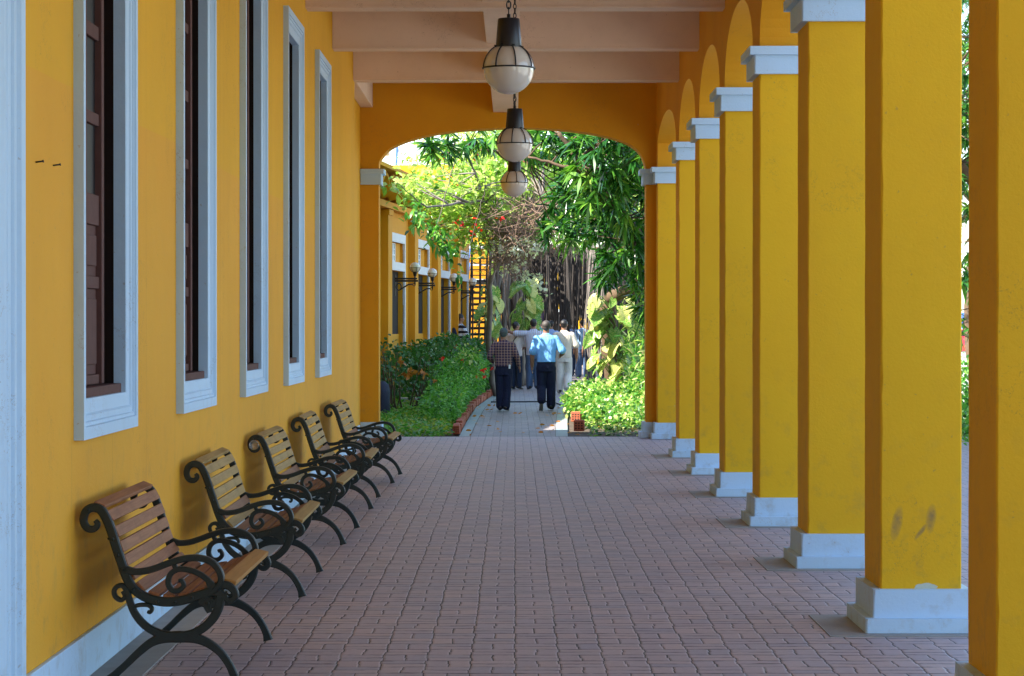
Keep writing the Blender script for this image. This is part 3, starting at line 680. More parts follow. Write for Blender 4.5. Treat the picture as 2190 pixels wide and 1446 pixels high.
# ================================================================== BENCHES
def bench(red):
    root = empty('park_bench')
    def q(p): return (-2.0219 + 0.000649 * p[0] + 2.0, 0.980 - 0.000649 * p[1])   # traced side frame, metres from the wall
    def frame_mesh():
        mb = MB(); y0, y1 = -0.0175, 0.0175
        rail = [(205,372),(222,400),(196,432),(150,425),(125,375),(140,312),(190,283),(245,300),(285,360),(320,450),(350,550),(380,640),(410,730),(452,820),(515,882),(600,922),(700,938),(800,928),(900,900),(1000,866),(1060,832),(1115,820),(1162,850),(1178,895),(1152,925),(1118,918),(1105,890),(1125,872)]
        mb.bar([q(p) for p in rail], [0.016,0.022,0.026,0.028,0.030,0.032,0.034,0.036] + [0.037] * 12 + [0.034,0.032,0.03,0.028,0.026,0.022,0.018,0.014], y0, y1)
        arm = [(420,712),(480,728),(560,722),(640,698),(730,664),(830,637),(930,634),(1010,660),(1060,712),(1080,775),(1062,830),(1030,862)]
        mb.bar([q(p) for p in arm], [0.03, 0.026] + [0.026] * 8 + [0.024, 0.022], y0 - 0.006, y1 + 0.006)
        sc = [(1040,842),(985,785),(925,742),(850,715),(780,712),(728,745),(712,805),(738,855),(785,858),(818,825),(805,790),(785,792)]
        mb.bar([q(p) for p in sc], [0.022] * 8 + [0.02, 0.018, 0.016, 0.014], y0, y1)
        mb.bar([q(p) for p in [(775,715),(762,700),(752,672)]], 0.02, y0, y1)
        mb.bar([q(p) for p in [(395,862),(412,900),(385,925),(348,905),(335,865),(355,832),(395,825),(425,860),(440,920),(475,1010),(535,1088),(620,1145),(730,1172),(850,1165),(945,1125),(1020,1055),(1062,975),(1075,900)]], [0.014, 0.018, 0.018, 0.018, 0.018, 0.018, 0.02, 0.024, 0.026, 0.028, 0.030, 0.031, 0.032, 0.032, 0.034, 0.036, 0.036, 0.034], y0, y1)
        mb.bar([q(p) for p in [(290,1490),(345,1440),(420,1372),(500,1295),(590,1222),(680,1188),(790,1180),(895,1188),(985,1222),(1070,1285),(1130,1365),(1165,1440),(1180,1492)]], [0.040, 0.030, 0.028, 0.030, 0.034, 0.040, 0.046, 0.040, 0.034, 0.031, 0.030, 0.032, 0.044], y0, y1)
        mb.bar([q(p) for p in [(455,985),(490,965),(530,958),(575,962),(598,985),(588,1010),(568,1005)]], [0.018, 0.016, 0.016, 0.016, 0.016, 0.014, 0.012], y0, y1)
        mb.bar([q(p) for p in [(930,925),(985,952),(1050,940),(1075,880),(1010,870),(950,900)]], 0.034, y0, y1); mb.bar([q(p) for p in [(985,785),(1000,840),(985,880)]], 0.02, y0, y1)
        mb.bar([q(p) for p in [(1000,905),(985,960),(1000,1010)]], [0.04, 0.035, 0.02], y0, y1)
        for p in ((330,500),(365,610),(400,712),(470,850),(640,932),(760,935),(880,905),(160,300),(990,945)):
            a = q(p); mb.ellipsoid((a[0], y0 - 0.001, a[1]), (0.008, 0.005, 0.008), 8, 5)
        return mb.mesh('side_frame', M['iron'])
    fm = frame_mesh(); LEN = 1.47
    for k in range(2):
        o = link_mesh('side_frame', fm, root); o.location = (0, k * LEN, 0)
    def slat(p, ang, w=0.053, t=0.020, mat=None):
        x, z = q(p); c, s = math.cos(ang), math.sin(ang); mb = MB(); v = []
        for y in (0.0, LEN):
            for (a, b) in ((-w/2, -t/2), (w/2, -t/2), (w/2, t/2), (-w/2, t/2)): v.append((x + a*c - b*s, y, z + a*s + b*c))
        mb.add(v, [(0,3,2,1),(4,5,6,7),(0,1,5,4),(1,2,6,5),(2,3,7,6),(3,0,4,7)])
        o = mb.build('slat', mat, root, bevel=0.004)
    a0 = M['slat_red'] if red else M['slat_tan']; b0 = M['slat_red'] if red else M['slat_brown']  # olive-yellow reflection on the tan back slats is put into their colour
    slat((232, 268), R(-22), mat=a0)
    for p, an, m in (((300,345), -58, a0), ((345,455), -66, a0), ((378,560), -70, a0), ((408,655), -70, a0), ((452,755), -58, b0), ((515,835), -48, a0)):
        slat(p, R(an), mat=m)
    for p, an, m in (((610,885), -18, b0), ((715,902), -2, b0), ((820,890), 10, b0), ((925,862), 18, b0), ((1025,822), 22, b0)):
        slat(p, R(an), mat=m)
    slat((1128, 800), R(-14), 0.07, 0.024, M['slat_tan'] if not red else M['slat_gold'])
    mb = MB(); x, z = q((300, 500)); mb.tube([(x, 0, z), (x, LEN, z)], 0.007, 8); x, z = q((1000, 945)); mb.tube([(x, 0, z), (x, LEN, z)], 0.009, 8)
    mb.build('tie_rod', M['iron'], root)
    return root
BY = [11.15, 14.65, 18.15, 21.65, 25.2]
b1 = bench(True); b2 = bench(False)
blab = ['nearest park bench, with red-brown slats and black scrolled iron ends', 'second park bench from the front, tan slats, just behind the red-brown one', 'park bench with a clear cup stuck in its top scroll, third in the row',
        'fourth park bench in the row, next to last before the garden', 'farthest park bench, closest to the garden arch']
for i, y in enumerate(BY):
    o = b1 if i == 0 else (b2 if i == 1 else copy_tree(b2))
    o.location = (-2.0 + (0.0 if i < 4 else 0.015), y, 0.004); o.rotation_euler = (0, 0, R([0.0, 0.5, -0.3, 0.6, -0.4][i])); tag(o, blab[i], 'bench', 'park benches along the yellow wall', 'thing')
mb = MB(); mb.lathe([(0.001, 0), (0.022, 0), (0.025, 0.002), (0.034, 0.08), (0.036, 0.082), (0.033, 0.082), (0.024, 0.006)], 20)
o = mb.build('plastic_cup', None); cm = NT('clear_plastic', 0.15); cm.col((0.85, 0.87, 0.9)); cm.b.inputs['Transmission Weight'].default_value = 0.7; o.data.materials.append(cm.m)
o.location = (-1.905, BY[2] - 0.03, 0.735); o.rotation_euler = (R(80), R(20), 0); tag(o, 'clear plastic cup wedged in the top scroll of the third bench', 'plastic cup')

# ================================================================== GARDEN
# ---- yellow building along the left of the garden
FD = Vector((0.0936, 1.0, 0)).normalized(); FN = Vector((FD.y, -FD.x, 0))      # along the facade, and out of it
FO = Vector((-2.79 - 0.0936 * 17, 38.0, 0)); FK = 1.0 / FD.y
def fs(Y): return (Y - 38.0) * FK                                           # distance along the facade
def garden_building():
    root = empty('garden_building', FO, math.atan2(FD.x, FD.y) * -1)
    tag(root, 'yellow building along the left of the garden, with white-framed openings and a scalloped eave', 'building', kind='thing')
    # local frame: x out of the facade, y along it
    bays = [fs(55.0 + 4.33 * k) for k in range(-3, 4)]; ww = 2.45
    top = 4.30; L = fs(70.9); rec = 0.22
    mb = MB(); y = -1.7  # unseen near stretch of facade, added so its shadow covers the path
    for s_ in bays:
        a, b = s_ + 0.12, s_ + ww - 0.12
        mb.box(-0.3, 0, y, a, 0, top); mb.box(-0.3, 0, a, b, 3.56, top); mb.box(-0.3, 0, a, b, 2.88, 3.02); y = b
        mb.box(-0.3, -0.11, a, b, 0, 1.42)
    mb.box(-0.3, 0, y, L, 0, top); mb.box(-6, -0.3, L - 0.2, L, 0, 6.2); mb.box(-6, -0.3, -1.7, -1.5, 0, 4.3)
    mb.box(-6, 0.0, -1.7, L, top + 0.0, top + 0.06)
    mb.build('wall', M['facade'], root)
    for s_ in bays:
        mb = MB(); mb.box(0.001, 0.16, s_ - 1.22, s_ - 0.62, 0, 4.02); mb.box(0.0005, 0.19, s_ - 1.25, s_ - 0.59, 4.02, 4.14)
        mb.build('pilaster', M['facade'], root)
    mb = MB(); mb.box(0.001, 0.20, 0, L, 4.16, 4.30)
    # curved brackets that make the scalloped eave
    s_ = 0.3
    while s_ < L - 1.2:
        m = 8; v = []
        for k in range(m + 1):
            t = k / m; h = 0.30 * math.sin(math.pi * t) ** 0.6
            for (x, z) in ((0.20, 4.30), (0.55, 4.40)): v.append((x, s_ + 1.05 * t, z + h))
            v.append((0.55, s_ + 1.05 * t, 4.48 + h)); v.append((0.19, s_ + 1.05 * t, 4.46 + h))
        f = [(k*4+j, k*4+(j+1) % 4, (k+1)*4+(j+1) % 4, (k+1)*4+j) for k in range(m) for j in range(4)] + [(0,1,2,3), (m*4+3, m*4+2, m*4+1, m*4)]
        mb.add(v, f); s_ += 1.10
    mb.build('cornice', M['facade'], root)
    mb = MB(); mb.add([(0.70, -1.8, 4.80), (0.70, L, 4.80), (-6.0, L, 5.0), (-6.0, -1.8, 5.0), (0.70, -1.8, 4.88), (0.70, L, 4.88), (-6.0, L, 5.08), (-6.0, -1.8, 5.08)], [(0,1,2,3),(7,6,5,4),(0,4,5,1),(1,5,6,2),(2,6,7,3),(3,7,4,0)])
    mb.build('roof', M['facade'], root)
    # openings
    for n_, s_ in enumerate(bays):
        mb = MB(); w = ww
        # white surround down to the ground, with the vent panel over the dark opening
        for (a, b, z0, z1) in ((0, 0.12, 0, 3.70), (w - 0.12, w, 0, 3.70), (0.12, w - 0.12, 3.50, 3.70), (0.12, w - 0.12, 2.86, 3.05)):
            mb.box(-0.02, 0.035, s_ + a, s_ + b, z0, z1)
        fr = mb.build('window', M['trim_white'], root)
        mb = MB(); mb.box(-0.10, -0.08, s_ + 0.12, s_ + w - 0.12, 3.05, 3.50); mb.box(-rec - 0.05, -rec - 0.02, s_ + 0.12, s_ + w - 0.12, 3.0, 3.6); mb.build('panel', M['facade'], fr)
        mb = MB()
        yy0, yy1 = s_ + 0.15, s_ + 1.35
        mb.box(-0.079, -0.05, yy0, yy1, 3.07, 3.09); mb.box(-0.079, -0.05, yy0, yy1, 3.46, 3.48)
        for i in range(4): yq = yy0 + (yy1 - yy0 - 0.08) * i / 3; mb.box(-0.0785, -0.05, yq, yq + 0.08, 3.09, 3.46)
        for i in range(2): zq = 3.20 + 0.13 * i; mb.box(-0.078, -0.052, yy0, yy1, zq, zq + 0.03)
        mb.box(-0.0795, -0.0782, yy0, yy1, 3.09, 3.46)
        mb.build('grille', M['trim_white'], fr)
        mb = MB(); mb.box(-0.16, -0.13, s_ + 0.12, s_ + w - 0.12, 1.42, 2.86); mb.build('pane', M['dark'], fr)
    # upper storey, set back and painted cream
    mb = MB(); mb.box(-7.5, -2.0, 2, L - 4, 5.0, 6.0); mb.box(-7.6, -1.75, 1.8, L - 3.8, 6.22, 6.5); mb.box(-7.5, -2.03, 2, L - 4, 6.0, 6.22)
    mb.build('upper_wall', M['pale_wall'], root)
    mb = MB(); y = 3.0
    while y < L - 6:
        mb.box(-2.031, -1.98, y, y + 2.6, 5.80, 6.14); y += 3.1
    mb.build('upper_window', M['trim_white'], root)
    return bays, ww
BAYS, BWW = garden_building()
def on_facade(Y, out, z):
    p = FO + FD * fs(Y) + FN * out; p.z = z; return p
def wall_lamp():
    root = empty('wall_lamp'); z = 0
    mb = MB(); mb.box(0, 0.02, -0.02, 0.02, -0.35, 0.12); mb.box(0, 0.52, -0.025, 0.025, -0.04, 0.0); mb.box(0, 0.50, -0.022, 0.022, 0.012, 0.05)
    mb.tube([(0.055 * math.cos(a) + 0.09, 0, 0.075 * math.sin(a) - 0.15) for a in [2*math.pi*k/16 for k in range(17)]], 0.015, 6, cap=False)
    mb.tube([(0.11, 0, -0.22), (0.2, 0, -0.16), (0.3, 0, -0.10), (0.40, 0, -0.09)], 0.016, 6)
    mb.tube([(0.03 * math.cos(a) + 0.43, 0, 0.03 * math.sin(a) - 0.10) for a in [2*math.pi*k/12 for k in range(13)]], 0.008, 6, cap=False)
    mb.tube([(0.45, 0, -0.10), (0.45, 0, 0.10)], 0.018, 8); mb.build('bracket', M['black'], root)
    r = 0.112; c = (0.45, 0, 0.28)
    mb = MB(); mb.lathe([(0.02, 0.08), (0.035, 0.10), (0.05, 0.17), (0.055, 0.19)], 16, (0.45, 0, 0)); 
    rr = r + 0.005
    mb.tube([(c[0] + rr*math.cos(t), rr*math.sin(t), c[2] - 0.01) for t in [2*math.pi*k/24 for k in range(25)]], 0.006, 5, cap=False)
    for j in range(6):
        a = 2*math.pi*j/6
        mb.tube([(c[0] + rr*math.cos(t)*math.cos(a), rr*math.cos(t)*math.sin(a), c[2] - rr*math.sin(t)) for t in [i*1.1/6 for i in range(7)]], 0.005, 5)
    mb.build('cage', M['black'], root)
    mb = MB(); mb.ellipsoid(c, (r, r, r), 20, 12); mb.build('globe', M['opal'], root)
    return root
w0 = wall_lamp(); wlab = ['nearest globe wall lamp on the garden facade, before the first full opening', 'second globe wall lamp on the garden facade, before the second vent panel', 'third globe wall lamp, half behind hanging leaves', 'farthest globe wall lamp, just before the black staircase']
for i in range(4):
    o = w0 if i == 0 else copy_tree(w0)
    Y = 54.7 + 4.35 * i; o.location = on_facade(Y, 0.17 if i < 1 else 0.0, 2.62 - 0.03 * i); o.rotation_euler = (0, 0, math.atan2(FN.y, FN.x))
    tag(o, wlab[i], 'wall lamp', 'globe lamps on brackets along the garden facade', 'thing')

# ---- black staircase at the far end of that building
def staircase():
    root = empty('staircase', (-1.42, 69.5, 0)); tag(root, 'black steel staircase with a blue handrail, climbing beside the garden building', 'staircase', kind='thing')
    n = 17; rise = 0.175; run = 0.26; w = 0.62
    for i in range(n):
        mb = MB(); mb.box(0.03, w - 0.03, i * run, i * run + 0.24, rise * (i + 1) - 0.075, rise * (i + 1)); mb.build('tread', M['black'], root)
    mb = MB()
    for x in (0.0, w): mb.tube([(x, 0, 0.05), (x, n * run, rise * n)], 0.022, 6, squash=2.5, up=(0, 0, 1))
    mb.box(-0.05, w + 0.05, n * run, n * run + 1.0, rise * n - 0.12, rise * n - 0.03)
    mb.build('stringer', M['black'], root)
    mb = MB(); mb.box(-0.05, w + 0.05, n * run - 0.02, n * run - 0.005, rise * n - 0.14, rise * n + 0.03); mb.box(-0.05, w + 0.05, n * run + 1.0, n * run + 1.02, rise * n + 0.45, rise * n + 0.5)
    mb.build('landing', M['trim_white'], root)
    mb = MB()
    for x in (-0.02,):
        mb.tube([(x - 0.12, 0.3, 1.0), (x + 0.10, n * run, rise * n + 0.9)], 0.028, 8); mb.tube([(x - 0.1, 0.3, 0.6), (x + 0.10, n * run, rise * n + 0.5)], 0.018, 8)
    mb.build('handrail', M['blue_rail'], root)
    mb = MB()
    for x in (0.0,):
        mb = MB()
        for k in range(0, n + 4, 8): mb.tube([(x, k * run, rise * min(k, n)), (x, k * run, rise * min(k, n) + 0.95)], 0.014, 6)
        mb.tube([(x, 0, 0.9), (x, n * run, rise * n + 0.9)], 0.016, 6)
        mb.tube([(x, n * run, rise * n + 0.95), (x, n * run + 1.0, rise * n + 0.95)], 0.02, 6); mb.tube([(x, n*run, rise*n+0.5), (x, n*run+1.0, rise*n+0.5)], 0.014, 6); mb.build('railing', M['black'], root)
    for k in range(5): mb = MB(); mb.box(0.06, w - 0.05, n * run + 1.0 + 0.26 * k, n * run + 1.2 + 0.26 * k, rise * (n + 1 + k) - 0.03, rise * (n + 1 + k)); mb.build('tread', M['black'], root)
staircase()

# ---- building closing the view, and others far off
def far_block(name, x0, x1, y0, y1, h, mat, label, band=None, win=None, roofc=None):
    root = empty(name, (x0, y0, 0)); tag(root, label, 'building', kind='thing')
    mb = MB(); mb.box(0, x1 - x0, 0, y1 - y0, 0, h); mb.build('wall', mat, root)
    if roofc: mb = MB(); mb.box(-0.3, x1 - x0 + 0.3, -0.3, y1 - y0 + 0.3, h + 0.002, h + 0.3); mb.build('roof', roofc, root)
    if band: mb = MB(); mb.box(0.01, x1 - x0 - 0.01, -0.06, -0.001, band[0], band[1]); mb.build('trim', M['trim_white'], root)
    for (a, b, c, d) in (win or []):
        mb = MB(); mb.box(a, b, -0.05, -0.002, c, d); f = mb.build('window', M['trim_white'], root)
        mb = MB(); mb.box(a + 0.12, b - 0.12, -0.056, -0.051, c + 0.12, d - 0.12); mb.build('pane', M['glass_dark'], f)
far_block('yellow_building', -3, 14, 104, 112, 4.6, M['yellow'], 'yellow building seen in slits through the dark hanging roots at the end of the path', band=(2.55, 2.85), win=[(4.6, 5.5, 0.6, 2.3), (7.0, 8.0, 0.6, 2.3), (10, 11, 0.6, 2.3)], roofc=M['tile_roof'])
far_block('yellow_wing', -3.4, -0.25, 77, 80, 4.35, M['facade'], 'short yellow wing behind the black staircase', band=(4.0, 4.12))
far_block('mauve_house', -2.3, 1.0, 120, 128, 9.3, M['mauve_wall'], 'mauve house wall showing in patches behind the bright leafy canopy', win=[(0.6, 1.4, 7.2, 8.0)], roofc=M['trim_white'])
root = empty('street_mast', (-5.0, 100, 0)); tag(root, 'thin blue mast against the white sky, above the pale upper storey', 'mast', kind='thing')
mb = MB(); mb.tube([(0, 0, 0), (0.3, 0, 12)], 0.07, 8); mb.build('pole', M['blue_rail'], root); mb = MB(); mb.box(0.1, 0.5, -0.02, 0.02, 8.6, 8.75); mb.build('crossbar', M['trim_white'], root)

# ---- timber pergola over the far path, hung with roots
def pergola():
    root = empty('pergola', (1.2, 74, 0)); tag(root, 'dark timber pergola over the far end of the path', 'pergola', kind='thing')
    for (x, y) in ((-1.4, 0), (1.6, 0), (-0.9, 7), (2.2, 7), (-0.4, 14), (2.9, 14)):
        mb = MB(); mb.box(x - 0.07, x + 0.07, y - 0.07, y + 0.07, 0, 3.7); mb.build('post', M['dark_root'], root)
    mb = MB()
    for y in (0, 7, 14): mb.box(-1.9, 3.6, y - 0.05, y + 0.05, 3.702, 3.9)
    mb.build('beam', M['dark_root'], root)
    mb = MB()
    for k in range(22): mb.box(-1.9 + 0.25 * k, -1.8 + 0.25 * k, -0.8, 15, 3.902, 4.0)
    mb.build('roof_slats', M['dark_root'], root)
pergola()
def hanging(name, spots, mat, label, cat, r=0.018, zt=(3.6, 4.1), zb=(0.5, 1.9), seed=3):
    mb = MB(); rg = random.Random(seed)
    for (x, y) in spots:
        z1 = rg.uniform(*zt); z0 = rg.uniform(*zb); n = 6; ph = rg.uniform(0, 6); pts = []
        for k in range(n + 1):
            t = k / n; pts.append((x + 0.035 * math.sin(ph + t * 4), y + 0.03 * math.cos(ph + t * 3), z1 + (z0 - z1) * t))
        rr = r * rg.uniform(0.6, 1.5); mb.tube(pts, [rr] * 5 + [rr * 0.7, rr * 0.4], 5)
    return tag(mb.build(name, mat), label, cat, kind='stuff')
rg = random.Random(5); sp = []
for k in range(560):
    Y = rg.uniform(71, 92); c = cx_at(Y); u = rg.uniform(-1, 1)
    x = c + (u * 1.9 if abs(u) > 0.12 else 0.35)
    if abs(x - c) < 0.75 and rg.random() < 0.25: continue
    sp.append((x, Y))
hanging('hanging_roots', sp, M['dark_root'], 'dark curtain of hanging roots under the pergola', 'hanging roots', r=0.026, zb=(1.2, 1.9))
sp = []
for k in range(150):
    Y = rg.uniform(68, 92); c = cx_at(Y); sp.append((c + rg.choice([-1, 1]) * rg.uniform(1.0, 2.3), Y))
hanging('hanging_roots', sp, M['dark_root'], 'dark upright stems walling in the far path on both sides', 'stems', r=0.03, zb=(0.0, 0.05), seed=8)
# grey trunks of the climbing vine, left and right of the path
def vine_stems(name, cx, cy, n, rx, ry, h, label, seed, lean=0.0):
    root = empty(name, (cx, cy, 0)); tag(root, label, 'vine', kind='thing'); rg = random.Random(seed)
    for k in range(n):
        mb = MB(); x, y = rg.uniform(-rx, rx), rg.uniform(-ry, ry); r = rg.choice([0.014, 0.02, 0.028, 0.045]); lean = rg.uniform(-0.18, 0.18); pts = []; ph = rg.uniform(0, 6); m = 9
        for i in range(m + 1):
            t = i / m; pts.append((x * (1 - 0.3 * t) + 0.09 * math.sin(ph + 6 * t) + lean * t, y + 0.05 * math.cos(ph + 4 * t), h * rg.uniform(0.98, 1.02) * t))
        mb.tube(pts, [r * (1.1 - 0.4 * i / m) for i in range(m + 1)], 6); mb.build('stem', M['root'], root)
vine_stems('vine_trunks', -0.42, 64.5, 16, 0.38, 0.6, 3.7, 'cluster of grey vine stems rising left of the path behind the man in plaid', 4)
vine_stems('vine_trunks', 1.97, 61, 10, 0.17, 0.8, 3.6, 'grey vine stems standing right of the path beside the big variegated leaves', 9)
vine_stems('vine_trunks', 0.18, 66.5, 7, 0.15, 0.6, 3.4, 'thin grey stems behind the variegated climber, left of the dark roots', 12)

# ---- the mango tree on the right
def tree(name, label, base, limbs, blobs, n, k, L, W_, mat, seed, shape='lance', cat='tree', trunk=M['trunk'], shell=0.6, droop=0.5):
    root = empty(name, base); tag(root, label, cat, kind='thing'); B = Vector(base)
    mb = MB()
    for i, (a, b, r0, r1) in enumerate(limbs): branch(mb, Vector(a) - B, Vector(b) - B, r0, r1, 0.18, 9, seed + i, 9)
    C, u = in_blobs([(Vector(c) - B, r) for c, r in blobs], n, shell)
    for i in range(0, n, max(1, n // 160)):        # twigs that carry the leaves
        c = Vector(C[i]); li = min(limbs, key=lambda l: min((Vector(l[0]).lerp(Vector(l[1]), t) - B - c).length for t in (0.3, 0.6, 1.0)))
        t = min((0.3, 0.6, 1.0), key=lambda t: (Vector(li[0]).lerp(Vector(li[1]), t) - B - c).length)
        branch(mb, Vector(li[0]).lerp(Vector(li[1]), t) - B, c, 0.02, 0.006, 0.2, 5, seed + 100 + i, 5)
    mb.build('trunk', trunk, root)
    if shape == 'lance': rosettes('crown', C, k, L, W_, mat, root, out=u, droop=droop)
    else:
        P = clump(C, k, L * 0.9); D = NP.normal(size=(len(P), 3)); D[:, 2] = D[:, 2] * 0.6 + 0.15
        rv = np.repeat(NP.random(n), k) * 0.6 + NP.random(n * k) * 0.4
        leaves('crown', P, D, L * NP.uniform(0.6, 1.2, len(P)), W_ * NP.uniform(0.7, 1.2, len(P)), mat, root, shape, droop, rv)
    return root
A = at
def blob(px, py, Y, rx, rz, ry): return (A(px, py, Y), (rx * Y / FPX, ry, rz * Y / FPX))
mb_ = [blob(1300, 330, 43, 95, 70, 1.8), blob(1290, 400, 42.6, 60, 60, 0.9), blob(1180, 300, 44, 90, 28, 1.2), blob(1340, 420, 44, 60, 80, 1.6), blob(1250, 420, 46, 75, 60, 1.6), blob(1230, 500, 45, 85, 28, 0.8),
       blob(1340, 540, 45, 60, 60, 1.4), blob(1290, 590, 46.5, 36, 22, 0.5), blob(1370, 300, 42, 60, 60, 1.5), blob(1010, 292, 45, 120, 22, 0.8), blob(930, 318, 45, 40, 14, 0.5), blob(1400, 620, 46, 50, 60, 1.4), blob(1430, 420, 44, 50, 120, 1.2)]
tr = A(1300, 850, 48.5)
tree('mango_tree', 'mango tree with dark lance-shaped leaves leaning over the right of the path', (2.05, 48.5, 0),
     [((2.05, 48.5, 0), A(1300, 640, 48.3), 0.20, 0.16), (A(1300, 640, 48.3), A(1392, 580, 47), 0.13, 0.11), (A(1400, 590, 45.6), A(1330, 470, 43.6), 0.11, 0.085), (A(1330, 470, 43.6), A(1240, 350, 42.6), 0.085, 0.055), (A(1240, 350, 42.6), A(1195, 285, 42.6), 0.05, 0.035), (A(1250, 370, 42.6), A(1130, 335, 42.8), 0.038, 0.018), (A(1180, 355, 44.5), A(1000, 320, 45.5), 0.045, 0.02), (A(1000, 320, 45.5), A(900, 345, 45.5), 0.02, 0.008), (A(1330, 470, 46), A(1370, 300, 43), 0.06, 0.03), (A(1392, 590, 47), A(1340, 560, 46.5), 0.05, 0.03)],
     mb_, 600, 13, 0.34, 0.060, M['mango'], 21, droop=0.3)
# ---- light green climber arching over the path from the left
bb = [blob(950, 405, 50, 90, 45, 1.2), blob(1060, 400, 50.5, 70, 60, 1.2), blob(885, 398, 48.5, 50, 20, 0.7), blob(1000, 470, 51, 75, 40, 1.2), blob(940, 440, 49.5, 55, 25, 0.8), blob(1010, 345, 51, 110, 30, 1.2), blob(1100, 350, 52, 100, 60, 1.4), blob(1060, 500, 52, 50, 20, 1.0), blob(1020, 535, 52, 40, 8, 0.8), blob(1200, 400, 53, 70, 60, 1.2), blob(1010, 300, 51, 130, 24, 1.0), blob(1120, 470, 53, 80, 50, 1.0)]
tree('bougainvillea', 'light green leafy climber arching over the left of the path, full in the sun', (-0.45, 56.5, 0),
     [((-0.45, 56.5, 0), A(1060, 540, 54), 0.07, 0.06), (A(1060, 540, 54), A(1040, 430, 50), 0.06, 0.04), (A(1040, 430, 50), A(900, 440, 46), 0.03, 0.014), (A(900, 440, 46), A(845, 390, 45), 0.014, 0.006), (A(1040, 430, 50), A(1000, 330, 48), 0.03, 0.012), (A(1060, 540, 54), A(1160, 420, 50), 0.05, 0.02), (A(975, 340, 46), A(925, 520, 46), 0.010, 0.006), (A(1040, 380, 46), A(990, 560, 47), 0.010, 0.006)],
     bb, 1050, 7, 0.175, 0.078, M['bright'], 55, 'ovate', 'vine', M['root'], 0.4, 0.3)
C, u = in_blobs([blob(880, 445, 45, 12, 6, .3), blob(900, 470, 45.5, 20, 10, .4), blob(930, 500, 46, 22, 14, .4), blob(955, 530, 46, 16, 18, .4), blob(985, 590, 47, 10, 8, .3)], 60, 0.3)
P = clump(C, 4, 0.08); o = leaves('leafy_sprays', P, NP.normal(size=(len(P), 3)) + [0, 0, -0.4], 0.13, 0.065, M['hedge'], None, 'ovate', 0.5); tag(o, 'darker leaf sprays hanging in front of the garden facade', 'foliage', kind='stuff')
C, u = in_blobs([blob(1110, 460, 50, 85, 35, 1.2), blob(1120, 510, 50.5, 70, 32, 1.0), blob(1090, 550, 51, 45, 28, 0.9), blob(1190, 440, 50, 45, 25, 0.8), blob(1080, 520, 50, 45, 50, 0.8), blob(1180, 530, 52, 60, 14, 0.6)], 1500, 0.2)
o = twigs('dry_twigs', C[:950], 950, 0.6, 0.009, M['twig'], None, 3, 0.15); tag(o, 'tangle of dry brown twigs hanging where the climber meets the mango tree', 'twigs', kind='stuff')
C, u = in_blobs([blob(1085, 585, 50, 12, 10, .2), blob(1130, 590, 51, 30, 7, .3), blob(1150, 610, 51, 20, 9, .3), blob(1165, 625, 51, 12, 8, .2), blob(1110, 570, 50, 20, 8, .3), blob(1105, 530, 50, 60, 20, .6)], 110, 0.2)
P = clump(C, 4, 0.035); o = leaves('white_blossom', P, NP.normal(size=(len(P), 3)), 0.075, 0.06, M['white_petal'], None, 'round', 0.1); tag(o, 'white blossom sprays hanging over the path', 'blossom', kind='stuff')
C, u = in_blobs([blob(960, 330, 46, 90, 30, 1), blob(1030, 480, 48, 60, 30, .8), blob(1170, 330, 46, 60, 40, 1)], 16, 0.3)
P = clump(C, 3, 0.04); o = leaves('red_blossom', P, NP.normal(size=(len(P), 3)), 0.08, 0.06, M['red_petal'], None, 'round', 0.1); tag(o, 'scattered red blossoms among the light green leaves', 'blossom', kind='stuff')

# ---- large variegated leaves
def big_leaf_mesh(name, L, seed):
    rg = random.Random(seed); n, m = 12, 4; v = []; uv = []
    for i in range(n + 1):
        t = i / n; w = 0.42 * L * (math.sin(math.pi * min(1, t * 0.92 + 0.06)) ** 0.62) * (1 - 0.35 * t); back = -0.16 * L * (1 - t) ** 6
        for j in range(-m, m + 1):
            s_ = j / m; x = s_ * w
            y = L * t + back * abs(s_) * 1.5 - 0.04 * L * abs(s_); z = -0.35 * L * t * t * 0.9 + 0.22 * w * abs(s_) * (1 if t < .8 else .6) + 0.012 * math.sin(9 * t * abs(s_) + seed)
            v.append((x, y, z)); uv.append((0.5 + s_ / 2, t))
    k = 2 * m + 1; f = []
    for i in range(n):
        for j in range(2 * m):
            if abs(j - m + .5) > 3 and i % 3 == 1 and 2 < i < 10 and seed % 2: continue       # splits in the margin
            f.append((i*k+j, i*k+j+1, (i+1)*k+j+1, (i+1)*k+j))
    me = bpy.data.meshes.new(name); me.from_pydata(v, [], f); ul = me.uv_layers.new(name='UVMap')
    for p in me.polygons:
        p.use_smooth = True
        for li in p.loop_indices: ul.data[li].uv = uv[me.loops[li].vertex_index]
    a = me.attributes.new('rnd', 'FLOAT', 'POINT'); a.data.foreach_set('value', np.full(len(v), rg.random(), np.float32))
    me.materials.append(M['pothos']); return me
LM = [big_leaf_mesh('leaf', 0.46, s_) for s_ in range(6)]
def climber(label, spots, base, seed, size=1.0):
    root = empty('variegated_climber', base); tag(root, label, 'climber', kind='thing'); rg = random.Random(seed); B = Vector(base)
    for p in spots:
        o = link_mesh('leaf', rg.choice(LM), root); q = Vector(p) - B; o.location = q
        s_ = size * rg.uniform(0.6, 1.25); o.scale = (s_, s_, s_)
        side = 1 if q.x > 0 else -1
        o.rotation_euler = (R(rg.uniform(-62, -15)), R(rg.uniform(-35, 35)), R(180 + side * rg.uniform(-20, 80)))
        mb = MB(); c = Vector((q.x * 0.25, q.y + 0.1, q.z - 0.25)); mb.tube([c, c.lerp(q, 0.6) + Vector((0, 0, 0.08)), q], [0.012, 0.01, 0.008], 5); mb.build('stalk', M['stalk'], root)
rg = random.Random(31); sp = []
